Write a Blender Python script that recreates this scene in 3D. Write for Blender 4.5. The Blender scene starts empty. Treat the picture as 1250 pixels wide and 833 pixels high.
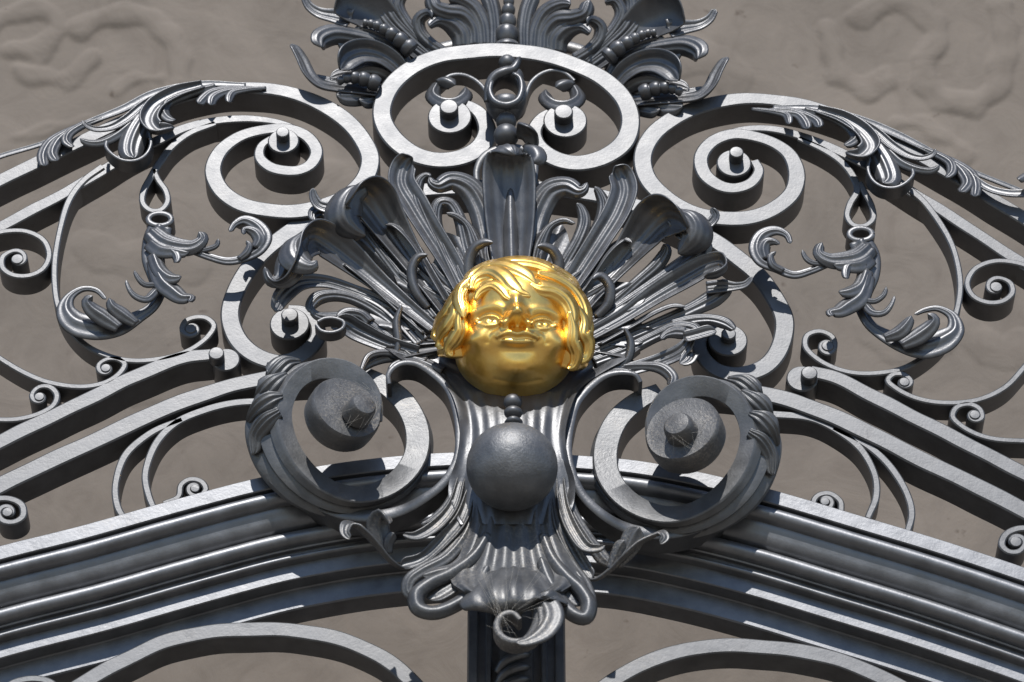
import bpy, bmesh, math, random
import numpy as np
from mathutils import Vector
random.seed(7)
RNG = np.random.RandomState(5)
R = math.radians
sc = bpy.context.scene
COL = sc.collection

# ------------------------------------------------------------------ camera
U = 0.0013                 # metres per photo pixel at the ironwork
PITCH = R(36)
FPX = 4500.0
Z0 = 5.0
D = FPX * U
CX, CY = 625.0, 416.5
cp, sp = math.cos(PITCH), math.sin(PITCH)
CAM = np.array([0, -D * cp, Z0 - D * sp])
FWD = np.array([0, cp, sp]); UPV = np.array([0, -sp, cp]); RGT = np.array([1.0, 0, 0])

def ray(x, y):
    return FWD * FPX + RGT * (x - CX) + UPV * (CY - y)

def P(x, y, yd=0.0):
    """point of the world that stands at depth yd (in units of U, + towards the wall)"""
    d = ray(x, y)
    t = (yd * U - CAM[1]) / d[1]
    return CAM + d * t

def proj(p):
    q = np.asarray(p) - CAM
    z = q @ FWD
    return np.stack([CX + FPX * (q @ RGT) / z, CY - FPX * (q @ UPV) / z], -1)

def mir(x, y, dx=0, dy=0):
    return 1240 - x + dx, y + 6 + 0.045 * (620 - x) + dy

def M(pts, dx=0, dy=0):
    return [tuple(mir(p[0], p[1], dx, dy)) + tuple(p[2:]) for p in pts]

# ------------------------------------------------------------------ materials
def new_mat(name):
    m = bpy.data.materials.new(name); m.use_nodes = True
    nt = m.node_tree
    return m, nt, nt.nodes['Principled BSDF']

def N(nt, typ, **kw):
    n = nt.nodes.new(typ)
    for k, v in kw.items():
        if k in n.inputs.keys(): n.inputs[k].default_value = v
        else: setattr(n, k, v)
    return n

def ramp(nt, src, stops):
    r = nt.nodes.new('ShaderNodeValToRGB')
    e = r.color_ramp.elements
    while len(e) < len(stops): e.new(0.5)
    for i, (p, c) in enumerate(stops):
        e[i].position = p; e[i].color = (*c, 1) if len(c) == 3 else c
    nt.links.new(src, r.inputs[0])
    return r

def iron_material(name, base=(0.10, 0.102, 0.108), metal=0.55, rough=0.43, dust=0.2, bump=0.12, cover=0.52):
    m, nt, b = new_mat(name); L = nt.links.new
    tc = N(nt, 'ShaderNodeTexCoord')
    n1 = N(nt, 'ShaderNodeTexNoise', Scale=28.0, Detail=5.0, Roughness=0.6)
    n2 = N(nt, 'ShaderNodeTexNoise', Scale=260.0, Detail=4.0, Roughness=0.65)
    n3 = N(nt, 'ShaderNodeTexNoise', Scale=9.0, Detail=6.0, Roughness=0.7)
    n4 = N(nt, 'ShaderNodeTexNoise', Scale=700.0, Detail=2.0)
    for n in (n1, n2, n3, n4): L(tc.outputs['Object'], n.inputs['Vector'])
    c1 = ramp(nt, n1.outputs[0], [(0.3, tuple(v * 0.78 for v in base)), (0.7, tuple(v * 1.2 for v in base))])
    # dust and lime specks that have settled in patches
    d1 = ramp(nt, n3.outputs[0], [(cover, (0, 0, 0)), (cover + 0.24, (1, 1, 1))])
    d2 = ramp(nt, n2.outputs[0], [(0.45, (0, 0, 0)), (0.75, (1, 1, 1))])
    mu = N(nt, 'ShaderNodeMath', operation='MULTIPLY'); L(d1.outputs[0], mu.inputs[0]); L(d2.outputs[0], mu.inputs[1])
    mv = N(nt, 'ShaderNodeMath', operation='MULTIPLY'); L(mu.outputs[0], mv.inputs[0]); mv.inputs[1].default_value = dust
    mix = N(nt, 'ShaderNodeMix', data_type='RGBA')
    L(mv.outputs[0], mix.inputs[0]); L(c1.outputs[0], mix.inputs[6]); mix.inputs[7].default_value = (0.36, 0.32, 0.27, 1)
    L(mix.outputs[2], b.inputs['Base Color'])
    mm = N(nt, 'ShaderNodeMath', operation='MULTIPLY_ADD'); L(mv.outputs[0], mm.inputs[0]); mm.inputs[1].default_value = -metal; mm.inputs[2].default_value = metal
    L(mm.outputs[0], b.inputs['Metallic'])
    rr = N(nt, 'ShaderNodeMapRange'); L(n1.outputs[0], rr.inputs[0])
    rr.inputs[1].default_value = 0.3; rr.inputs[2].default_value = 0.7; rr.inputs[3].default_value = rough - 0.05; rr.inputs[4].default_value = rough + 0.07
    L(rr.outputs[0], b.inputs['Roughness'])
    bs = N(nt, 'ShaderNodeMath', operation='ADD'); L(n2.outputs[0], bs.inputs[0])
    b3 = N(nt, 'ShaderNodeMath', operation='MULTIPLY'); L(n1.outputs[0], b3.inputs[0]); b3.inputs[1].default_value = 3.0
    L(b3.outputs[0], bs.inputs[1])
    bu = N(nt, 'ShaderNodeBump', Strength=bump, Distance=0.0012); L(bs.outputs[0], bu.inputs['Height'])
    L(bu.outputs[0], b.inputs['Normal'])
    return m

IRON = iron_material('graphite_iron_paint')
IRON_LEAF = iron_material('graphite_leaf_paint', base=(0.105, 0.107, 0.114), metal=0.56, rough=0.40, dust=0.3, bump=0.2)
IRON_DUSTY = iron_material('dusty_iron_paint', base=(0.115, 0.117, 0.122), metal=0.55, rough=0.46, dust=0.6, bump=0.3)
IRON_CRUST = iron_material('dust_crusted_iron', base=(0.10, 0.10, 0.103), metal=0.45, rough=0.48, dust=1.0, bump=0.5, cover=0.44)
IRON_FOOT = iron_material('dusty_leaf_paint', base=(0.085, 0.087, 0.092), metal=0.4, rough=0.43, dust=0.8, bump=0.3, cover=0.44)
IRON_BALL = iron_material('smooth_ball_paint', base=(0.13, 0.133, 0.14), metal=0.5, rough=0.46, dust=0.45, bump=0.55)
IRON_MOULD = iron_material('cast_iron_moulding_paint', base=(0.15, 0.154, 0.165), metal=0.66, rough=0.415, dust=0.2, bump=0.14)

def gold_material():
    m, nt, b = new_mat('gold_leaf'); L = nt.links.new
    tc = N(nt, 'ShaderNodeTexCoord')
    n1 = N(nt, 'ShaderNodeTexNoise', Scale=22.0, Detail=6.0, Roughness=0.65)
    n2 = N(nt, 'ShaderNodeTexNoise', Scale=160.0, Detail=4.0, Roughness=0.6)
    for n in (n1, n2): L(tc.outputs['Object'], n.inputs['Vector'])
    c = ramp(nt, n1.outputs[0], [(0.3, (0.90, 0.56, 0.13)), (0.5, (1.0, 0.68, 0.21)), (0.72, (1.0, 0.76, 0.30))])
    L(c.outputs[0], b.inputs['Base Color'])
    b.inputs['Metallic'].default_value = 1.0
    b.inputs['Coat Weight'].default_value = 0.8; b.inputs['Coat Roughness'].default_value = 0.16; b.inputs['Coat IOR'].default_value = 1.7; b.inputs['Coat Tint'].default_value = (1, 0.9, 0.62, 1)
    rr = N(nt, 'ShaderNodeMapRange'); L(n1.outputs[0], rr.inputs[0])
    rr.inputs[1].default_value = 0.3; rr.inputs[2].default_value = 0.7; rr.inputs[3].default_value = 0.33; rr.inputs[4].default_value = 0.45
    L(rr.outputs[0], b.inputs['Roughness'])
    bu = N(nt, 'ShaderNodeBump', Strength=0.22, Distance=0.0012); L(n2.outputs[0], bu.inputs['Height'])
    L(bu.outputs[0], b.inputs['Normal'])
    return m
GOLD = gold_material()

def stucco_material():
    m, nt, b = new_mat('weathered_stucco'); L = nt.links.new
    tc = N(nt, 'ShaderNodeTexCoord')
    n1 = N(nt, 'ShaderNodeTexNoise', Scale=2.2, Detail=7.0, Roughness=0.6, Distortion=1.2)
    n2 = N(nt, 'ShaderNodeTexNoise', Scale=9.0, Detail=8.0, Roughness=0.62, Distortion=1.6)
    n3 = N(nt, 'ShaderNodeTexNoise', Scale=70.0, Detail=5.0)
    n4 = N(nt, 'ShaderNodeTexNoise', Scale=5.0, Detail=4.0, Distortion=2.5)
    for n in (n1, n2, n3, n4): L(tc.outputs['Object'], n.inputs['Vector'])
    c1 = ramp(nt, n1.outputs[0], [(0.3, (0.130, 0.109, 0.091)), (0.7, (0.178, 0.150, 0.126))])
    c2 = ramp(nt, n2.outputs[0], [(0.25, (0.80, 0.78, 0.77)), (0.5, (1, 1, 1)), (0.78, (1.1, 1.09, 1.08))])
    mx = N(nt, 'ShaderNodeMix', data_type='RGBA', blend_type='MULTIPLY'); mx.inputs[0].default_value = 0.8
    L(c1.outputs[0], mx.inputs[6]); L(c2.outputs[0], mx.inputs[7])
    st = ramp(nt, n4.outputs[0], [(0.62, (0, 0, 0)), (0.80, (0.4, 0.4, 0.4))])
    m2 = N(nt, 'ShaderNodeMix', data_type='RGBA'); L(st.outputs[0], m2.inputs[0]); L(mx.outputs[2], m2.inputs[6])
    m2.inputs[7].default_value = (0.17, 0.14, 0.115, 1)
    n5 = N(nt, 'ShaderNodeTexNoise', Scale=26.0, Detail=3.0, Roughness=0.55); L(tc.outputs['Object'], n5.inputs['Vector'])
    s5 = ramp(nt, n5.outputs[0], [(0.70, (0, 0, 0)), (0.77, (0.75, 0.75, 0.75))])
    m3 = N(nt, 'ShaderNodeMix', data_type='RGBA'); L(s5.outputs[0], m3.inputs[0]); L(m2.outputs[2], m3.inputs[6]); m3.inputs[7].default_value = (0.075, 0.055, 0.042, 1)
    m2 = m3
    L(m2.outputs[2], b.inputs['Base Color'])
    b.inputs['Roughness'].default_value = 0.9
    ad = N(nt, 'ShaderNodeMath', operation='MULTIPLY_ADD'); L(n3.outputs[0], ad.inputs[0]); ad.inputs[1].default_value = 0.15; L(n2.outputs[0], ad.inputs[2])
    bu = N(nt, 'ShaderNodeBump', Strength=0.16, Distance=0.02); L(ad.outputs[0], bu.inputs['Height'])
    L(bu.outputs[0], b.inputs['Normal'])
    return m
STUCCO = stucco_material()

def plain(name, col, rough=0.9, metal=0.0):
    m, nt, b = new_mat(name); L = nt.links.new
    n = N(nt, 'ShaderNodeTexNoise', Scale=60.0, Detail=4.0)
    c = ramp(nt, n.outputs[0], [(0.3, tuple(v * 0.75 for v in col)), (0.7, tuple(v * 1.2 for v in col))])
    L(c.outputs[0], b.inputs['Base Color'])
    b.inputs['Roughness'].default_value = rough; b.inputs['Metallic'].default_value = metal
    return m
WEB = plain('cobweb_silk', (0.36, 0.34, 0.31))
FLUFF = plain('dust_fluff', (0.34, 0.29, 0.235))
GROUND = plain('pale_forecourt', (0.20, 0.182, 0.155))  # pale tone for the added ground that bounces light upward

# ------------------------------------------------------------------ mesh tools
def resample(pts, step=3.0, nmin=8):
    """Catmull-Rom through the rows of pts (any number of channels)"""
    a = np.array(pts, float)
    if len(a) == 2:
        n = max(nmin, int(np.hypot(*(a[1, :2] - a[0, :2])) / step))
        t = np.linspace(0, 1, n)[:, None]
        return a[0] * (1 - t) + a[1] * t
    e = np.vstack([2 * a[0] - a[1], a, 2 * a[-1] - a[-2]])
    k = np.zeros(len(e))
    for i in range(1, len(e)):
        k[i] = k[i - 1] + max(1e-3, np.linalg.norm(e[i, :2] - e[i - 1, :2]) + 0.3 * abs(e[i, 2] - e[i - 1, 2]) if e.shape[1] > 2 else np.linalg.norm(e[i, :2] - e[i - 1, :2])) ** 0.5
    out = []
    for i in range(1, len(e) - 2):
        L = np.linalg.norm(e[i + 1, :2] - e[i, :2])
        n = max(3, int(L / step))
        t0, t1, t2, t3 = k[i - 1:i + 3]
        for t in np.linspace(t1, t2, n, endpoint=False):
            A1 = (t1 - t) / (t1 - t0) * e[i - 1] + (t - t0) / (t1 - t0) * e[i]
            A2 = (t2 - t) / (t2 - t1) * e[i] + (t - t1) / (t2 - t1) * e[i + 1]
            A3 = (t3 - t) / (t3 - t2) * e[i + 1] + (t - t2) / (t3 - t2) * e[i + 2]
            B1 = (t2 - t) / (t2 - t0) * A1 + (t - t0) / (t2 - t0) * A2
            B2 = (t3 - t) / (t3 - t1) * A2 + (t - t1) / (t3 - t1) * A3
            out.append((t2 - t) / (t2 - t1) * B1 + (t - t1) / (t2 - t1) * B2)
    out.append(a[-1])
    return np.array(out)

def nrm(v):
    return v / np.maximum(np.linalg.norm(v, axis=-1, keepdims=True), 1e-9)

def sstep0(a, b, x):
    t = np.clip((x - a) / (b - a), 0, 1); return t * t * (3 - 2 * t)

class MB:
    def __init__(self): self.v = []; self.f = []; self.n = 0
    def add(self, verts, faces):
        self.v.append(np.asarray(verts, float)); o = self.n
        self.f += [tuple(i + o for i in f) for f in faces]; self.n += len(verts)
    def sweep(self, C, A, B, sec, cap=True):
        n, m = sec.shape[:2]
        V = C[:, None, :] + sec[:, :, 0:1] * A[:, None, :] + sec[:, :, 1:2] * B[:, None, :]
        F = []
        for i in range(n - 1):
            for j in range(m):
                k = (j + 1) % m
                F.append((i * m + j, i * m + k, (i + 1) * m + k, (i + 1) * m + j))
        if cap:
            F.append(tuple(range(m))[::-1]); F.append(tuple((n - 1) * m + j for j in range(m)))
        self.add(V.reshape(-1, 3), F)
    def bar(self, pts, w=20, d=40, yd=0, cham=1.6, wob=0.5, ex=None):
        """flat bar on edge: traced front centreline, w across, d deep along +Y (or ex). rows (x,y[,w[,yd]])"""
        rows = []
        for p in pts:
            p = list(p)
            if len(p) < 3: p.append(w)
            if len(p) < 4: p.append(yd)
            rows.append([p[0], p[1], p[3], p[2]] + list(p[4:]))
        a = resample(rows, 3.0)
        if wob:
            s = np.arange(len(a)); ph = RNG.rand(4) * 6.28
            a[:, 0] += wob * (np.sin(s * 0.31 + ph[0]) + np.sin(s * 0.13 + ph[1])) * 0.5
            a[:, 1] += wob * (np.sin(s * 0.27 + ph[2]) + np.sin(s * 0.11 + ph[3])) * 0.5
            a[:, 3] *= 1 + 0.035 * wob * np.sin(s * 0.21 + ph[0])
        C = np.array([P(r[0], r[1], r[2]) for r in a])
        T = np.gradient(C, axis=0); T[:, 1] = 0; T = nrm(T)
        A = np.stack([-T[:, 2], 0 * T[:, 0], T[:, 0]], -1)
        n = len(a)
        if a.shape[1] > 4:
            B = np.stack([a[:, 4], a[:, 5], np.zeros(n)], -1) * U; dd = np.ones(n)
            B = B / np.linalg.norm(B, axis=1, keepdims=True); dd = np.hypot(a[:, 4], a[:, 5])
        else:
            B = np.tile([0, 1.0, 0], (n, 1)); dd = np.full(n, float(d))
        h = a[:, 3] / 2; c = np.minimum(cham, h * 0.45); o = 0 * h
        sec = np.stack([np.stack(q, -1) for q in (
            (-h + c, o), (h - c, o), (h, o + c * 0.8), (h, dd - c), (h - c, dd), (-h + c, dd), (-h, dd - c), (-h, o + c * 0.8))], 1) * U
        self.sweep(C, A, B, sec)
        return self
    def leaf(self, pts, t=3.2, cup=0.25, ribs=0, rib=0.0, bead=0.0, face=(0, -1, 0), m=11, step=2.5, roll0=0, S0=None):
        """hammered leaf strip: rows (x, y, yd, width[, roll])"""
        rows = [list(p) + [0.0] * (5 - len(p)) for p in pts]
        a = resample(rows, step)
        C = np.array([P(r[0], r[1], r[2]) for r in a])
        T = nrm(np.gradient(C, axis=0))
        F = np.array(face, float)
        S = np.zeros_like(T)
        s = np.cross(T[0], F) if S0 is None else np.array(S0, float)
        s = s - T[0] * (s @ T[0]); S[0] = s / np.linalg.norm(s)
        for i in range(1, len(T)):
            s = S[i - 1] - T[i] * (S[i - 1] @ T[i]); S[i] = s / max(1e-9, np.linalg.norm(s))
        Nn = np.cross(S, T)
        ro = np.radians(a[:, 4] + roll0)[:, None]
        S2 = S * np.cos(ro) + Nn * np.sin(ro); N2 = Nn * np.cos(ro) - S * np.sin(ro)
        w = np.maximum(a[:, 3], 0.6)
        L_ = np.concatenate([[0], np.cumsum(np.linalg.norm(np.diff(C, axis=0), axis=1))]); ut = (L_[-1] - L_) / U   # px from the tip
        rt = np.maximum(w[-1] * 0.55, 2.0); w = w * np.where(ut < rt, np.sqrt(np.maximum(0.0, 1 - (1 - ut / rt) ** 2 * 0.93)), 1.0)
        q = np.linspace(-1, 1, m)
        prof = cup * np.abs(q) ** 2 * 0.5
        if ribs: prof = prof + rib * 0.5 * np.cos(math.pi * ribs * q) * (1 - 0.4 * q * q)
        if bead: prof = prof + bead * 0.5 * np.exp(-((np.abs(q) - 0.9) / 0.16) ** 2)
        tt = np.minimum(t, 0.5 * w)[:, None]
        fa = q[None, :] * (w / 2)[:, None]; fb = prof[None, :] * w[:, None]
        edge = (np.abs(q) > 0.98)[None, :]
        fb2 = fb - tt
        e0 = np.stack([fa[:, -1] + tt[:, 0] * 0.45, fb[:, -1] - tt[:, 0] * 0.5], -1)[:, None]
        e1 = np.stack([fa[:, 0] - tt[:, 0] * 0.45, fb[:, 0] - tt[:, 0] * 0.5], -1)[:, None]
        sec = np.concatenate([np.stack([fa, fb], -1), e0, np.stack([fa, fb2], -1)[:, ::-1], e1], 1) * U
        # close the tip softly
        C2 = np.vstack([C, C[-1] + T[-1] * tt[-1, 0] * 0.35 * U]); S3 = np.vstack([S2, S2[-1]]); N3 = np.vstack([N2, N2[-1]])
        last = sec[-1].copy(); ctr = last.mean(0); last = ctr + (last - ctr) * 0.55
        sec = np.concatenate([sec, last[None]], 0)
        self.sweep(C2, S3, N3, sec)
        return self
    def tube(self, pts, r=None, k=10, step=3.0):
        """rows (x,y,yd,radius)"""
        a = resample([list(p) for p in pts], step)
        C = np.array([P(q[0], q[1], q[2]) for q in a])
        T = nrm(np.gradient(C, axis=0))
        S = np.zeros_like(T); s = np.cross(T[0], (0.05, -1, 0.02)); S[0] = s / np.linalg.norm(s)
        for i in range(1, len(T)):
            s = S[i - 1] - T[i] * (S[i - 1] @ T[i]); S[i] = s / np.linalg.norm(s)
        an = np.linspace(0, 2 * math.pi, k, endpoint=False)
        sec = a[:, 3][:, None, None] * np.stack([np.cos(an), np.sin(an)], -1)[None] * U
        self.sweep(C, S, np.cross(S, T), sec)
        return self
    def lathe(self, c, axis, prof, k=40, squash=1.0):
        """prof rows (radius, along axis) in px; c a world point; axis points away from the wall"""
        ax = np.array(axis, float); ax /= np.linalg.norm(ax)
        s = np.cross(ax, (0.0, 0.0, 1.0)); s /= np.linalg.norm(s); u = np.cross(s, ax)
        an = np.linspace(0, 2 * math.pi, k, endpoint=False)
        V = []; F = []
        for r, h in prof:
            for t in an: V.append(np.asarray(c) + (s * math.cos(t) * r + u * math.sin(t) * r * squash + ax * h) * U)
        n = len(prof)
        for i in range(n - 1):
            for j in range(k):
                q = (j + 1) % k
                F.append((i * k + j, i * k + q, (i + 1) * k + q, (i + 1) * k + j))
        F.append(tuple(range(k))[::-1]); F.append(tuple((n - 1) * k + j for j in range(k)))
        self.add(V, F); return self
    def disc(self, x, y, yd, r, depth, axis=(0, -1, 0), dome=0.12, k=36):
        """thick round plate with soft rim whose front centre stands at (x, y, yd)"""
        c = 1.8
        c = min(1.6, r * .14); pr = [(r * 0.98, -depth), (r, -depth + 1), (r, -c), (r - c, 0.0), (r * 0.6, dome * 0.5), (r * 0.3, dome * 0.9), (0.3, dome)]
        return self.lathe(P(x, y, yd), axis, pr, k)
    def ball(self, x, y, yd, rx, ry=None, rz=None, k=28):
        ry = ry or rx; rz = rz or rx
        c = P(x, y, yd); V = []; F = []
        m = k // 2
        for i in range(m + 1):
            th = math.pi * i / m
            for j in range(k):
                ph = 2 * math.pi * j / k
                V.append(c + np.array([rx * math.sin(th) * math.cos(ph), ry * math.sin(th) * math.sin(ph), rz * math.cos(th)]) * U)
        for i in range(m):
            for j in range(k):
                q = (j + 1) % k
                F.append((i * k + j, i * k + q, (i + 1) * k + q, (i + 1) * k + j))
        self.add(V, F); return self
    def build(self, name, mat, parent=None, sharp=None):
        me = bpy.data.meshes.new(name)
        me.from_pydata([tuple(p) for p in np.vstack(self.v)], [], self.f)
        bm = bmesh.new(); bm.from_mesh(me)
        bmesh.ops.remove_doubles(bm, verts=bm.verts, dist=1e-6)
        bmesh.ops.recalc_face_normals(bm, faces=bm.faces)
        for f in bm.faces: f.smooth = True
        bm.to_mesh(me); bm.free()
        if sharp: me.set_sharp_from_angle(angle=R(sharp))
        me.materials.append(mat)
        o = bpy.data.objects.new(name, me); COL.objects.link(o)
        if parent is not None:
            o.parent = parent
            # children keep their world position: parents stand where they stand
            w = Vector((0, 0, 0)); q = parent
            while q is not None: w += q.location; q = q.parent
            o.matrix_parent_inverse.identity()
            me.transform(__import__('mathutils').Matrix.Translation(-w))
        return o

def empty(name, loc, label, cat, group=None):
    o = bpy.data.objects.new(name, None); COL.objects.link(o)
    o.location = loc; o.empty_display_size = 0.1
    o['label'] = label; o['category'] = cat
    if group: o['group'] = group
    return o
def tag(o, label, cat, group=None, kind=None):
    if label: o['label'] = label
    if cat: o['category'] = cat
    if group: o['group'] = group
    if kind: o['kind'] = kind
    return o

# ================================================================== SETTING
WALL_Y = 640      # depth of the wall behind the ironwork, in px units
gm = MB()
gm.add([(-40, -40, 0), (40, -40, 0), (40, WALL_Y * U + 1, 0), (-40, WALL_Y * U + 1, 0)], [(0, 1, 2, 3)])  # unseen ground sheet, added to reflect light into the chin and undersides
tag(gm.build('ground', GROUND), None, None, kind='structure')
wy = WALL_Y * U
wm = MB()
wm.add([(-7, wy, 0), (7, wy, 0), (7, wy, 10), (-7, wy, 10), (-7, wy + .4, 0), (7, wy + .4, 0), (7, wy + .4, 10), (-7, wy + .4, 10)],
       [(0, 1, 2, 3), (5, 4, 7, 6), (3, 2, 6, 7), (4, 0, 3, 7), (1, 5, 6, 2), (4, 5, 1, 0)])
wall = wm.build('stucco_wall', STUCCO)
for p in wall.data.polygons: p.use_smooth = False
tag(wall, 'warm grey stained stucco wall with worn plaster swirls behind the black ironwork', 'wall')
SWIRLS = [   # worn plaster scrolls: centreline, half width, height
 ([(-20, 40), (10, 18), (45, 12), (66, 28), (62, 52), (40, 66), (18, 62)], 13, 7),
 ([(22, 84), (48, 97), (84, 94), (112, 74)], 11, 6),
 ([(98, 36), (122, 22), (155, 18), (188, 30), (212, 58), (222, 95), (214, 122)], 14, 7),
 ([(140, 112), (165, 100), (195, 96)], 7, 4),
 ([(1012, 42), (1014, 70), (1030, 97), (1056, 108), (1086, 99)], 13, 7),
 ([(1046, 24), (1085, 6), (1126, 12), (1146, 44), (1126, 76), (1132, 103), (1162, 126), (1196, 126), (1216, 100), (1226, 52), (1218, 10)], 15, 7),
 ([(1098, 150), (1130, 156), (1166, 176), (1180, 190)], 9, 4),
 ([(20, 168), (60, 158), (110, 150)], 7, 3),
 ([(110, 300), (150, 320), (185, 305), (240, 330)], 20, 4), ([(110, 450), (190, 470), (260, 455)], 24, 4),
 ([(1060, 400), (1110, 425), (1150, 412)], 22, 4), ([(440, 60), (480, 130), (540, 170)], 24, 4), ([(800, 80), (860, 70), (900, 100)], 22, 4),
 ([(1180, 400), (1220, 430), (1250, 425)], 20, 4), ([(300, 190), (330, 235), (400, 210)], 18, 3), ([(700, 150), (740, 175), (790, 160)], 18, 3),
]
gx, gz = 470, 400
X = np.linspace(-1.15, 1.15, gx); Z = np.linspace(Z0 - 0.55, Z0 + 1.75, gz)
XX, ZZ = np.meshgrid(X, Z)
G = np.stack([XX, np.full_like(XX, wy - 0.012), ZZ], -1)
pq = proj(G)
hh = np.zeros(XX.shape)
wob = 3.0 * np.sin(pq[..., 0] * 0.11 + 1.3 * np.sin(pq[..., 1] * 0.07)) + 2.0 * np.sin(pq[..., 1] * 0.17 + pq[..., 0] * 0.05)
for pts, hw, ht in SWIRLS:
    c = resample([(x, y) for x, y in pts], 4.0)
    d_ = np.min(np.hypot(pq[..., 0][..., None] - c[:, 0], pq[..., 1][..., None] - c[:, 1]), -1) + wob * 1.1
    hh = np.maximum(hh, ht * sstep0(hw + 2.2, hw - 2.2, d_) * (0.72 + 0.28 * np.cos(d_ / hw * 2.6)))
hh += 0.7 * np.sin(pq[..., 0] * 0.023 + 2 * np.sin(pq[..., 1] * 0.017)) + 0.6 * np.sin(pq[..., 1] * 0.031 + 1.7 * np.sin(pq[..., 0] * 0.014))
edge = np.minimum.outer(np.minimum(np.arange(gz), gz - 1 - np.arange(gz)), np.full(gx, 999))
edge = np.minimum(edge, np.minimum(np.arange(gx), gx - 1 - np.arange(gx))[None, :])
taper = np.clip(edge / 14.0, 0, 1)
G[..., 1] = wy - 0.002 - (0.010 + hh * U * 0.85) * taper
V = G.reshape(-1, 3)
F = [(i * gx + j, i * gx + j + 1, (i + 1) * gx + j + 1, (i + 1) * gx + j) for i in range(gz - 1) for j in range(gx - 1)]
b = MB(); b.add(V, F); b.build('plaster_relief', STUCCO, wall)

# ================================================================== GATE
gate = empty('wrought_iron_gate', tuple(P(625, 740, 0)), 'dark graphite wrought iron gate top with scrollwork, volutes and acanthus leaves on a moulded arch', 'gate')

def scroll(name, pts, w=8, d=40, yd=0, eyes=(), parent=None, mat=None, wob=0.5, cham=1.6):
    if eyes:                                   # the bar winds on into its own solid eye
        pts = list(pts); ex, ey = eyes[0][:2]
        sq = 0.84
        pol = lambda p: (math.hypot(p[0] - ex, (p[1] - ey) / sq), math.atan2((p[1] - ey) / sq, p[0] - ex))
        r0, a0 = pol(pts[-1]); _, a1 = pol(pts[-2])
        dr = 1 if math.sin(a0 - a1) > 0 else -1
        for k in range(1, 9):
            u = k / 8.0; r_ = r0 * (1 - u) + 2.2 * u; a_ = a0 + dr * R(330) * u
            pts.append((ex + r_ * math.cos(a_), ey + sq * r_ * math.sin(a_), 7.5 - 1.5 * u))
        eyes = [(e[0], e[1], e[2] * 0.72) + tuple(e[3:]) for e in eyes]; wob = 0.25
    o = MB().bar(pts, w, d, yd, wob=wob, cham=cham).build(name, mat or IRON, parent or gate, sharp=32)
    for e in eyes:
        x, y, r = e[:3]; r *= 1.12; pr = 1.5; dp = e[4] if len(e) > 4 else d * 0.9
        MB().disc(x, y, yd - pr, r, dp + pr).build('scroll_eye', mat or IRON, o, sharp=24)
    return o
def boss_eye(parent, x, y, r, kx, ky, kr, yd=0, pr=17, d=36):
    pr = pr * 0.8
    """disc at the heart of a scroll with a proud round knob"""
    MB().disc(x, y, yd - 3, r, d).build('scroll_eye', IRON, parent, sharp=24)
    MB().disc(kx, ky, yd - 3 - pr, kr, pr + 2, dome=0.2).build('knob', IRON, parent, sharp=24)

# ---- the upper heart ring
heart = scroll('heart_scroll', [(548, 126, 14), (568, 127, 16), (586, 138, 20), (594, 158, 24), (586, 178, 26), (566, 191, 26), (535, 195, 26), (502, 186, 26), (478, 166, 26),
    (466, 138, 25), (474, 110, 25), (500, 84, 25), (538, 68, 25), (580, 62, 25), (622, 61, 25), (664, 67, 25), (702, 79, 25), (738, 97, 25), (763, 122, 25), (770, 146, 25), (762, 172, 26),
    (738, 191, 26), (706, 199, 26), (676, 192, 25), (656, 176, 22), (652, 160, 20), (662, 143, 18), (684, 132, 14)], d=46, cham=2)
boss_eye(heart, 549, 142, 28, 548, 130, 12)
boss_eye(heart, 690, 147, 28, 688, 136, 12)
# ---- the wide ring behind the leaves
ring = scroll('ring_scroll', [(352, 377, 14), (372, 380, 16), (386, 394, 18), (387, 413, 20), (370, 432, 22), (342, 441, 23), (312, 433, 24), (290, 413, 24), (281, 386, 24), (288, 354, 24),
    (306, 324, 24), (336, 295, 24), (375, 269, 24), (420, 250, 23), (480, 236, 22), (550, 229, 22), (620, 227, 22), (690, 232, 22), (750, 243, 22), (804, 260, 23), (850, 281, 24), (897, 311, 24), (936, 348, 24),
    (957, 390, 24), (952, 424, 24), (932, 448, 24), (902, 457, 23), (873, 450, 21), (857, 433, 19), (854, 416, 17), (866, 402, 15), (886, 397, 13)], d=42, yd=6, cham=2)
boss_eye(ring, 353.5, 395, 24.5, 353.5, 384, 10.5, yd=6, pr=15)
boss_eye(ring, 888.7, 415, 24, 889.5, 407, 9, yd=6, pr=13)
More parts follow.
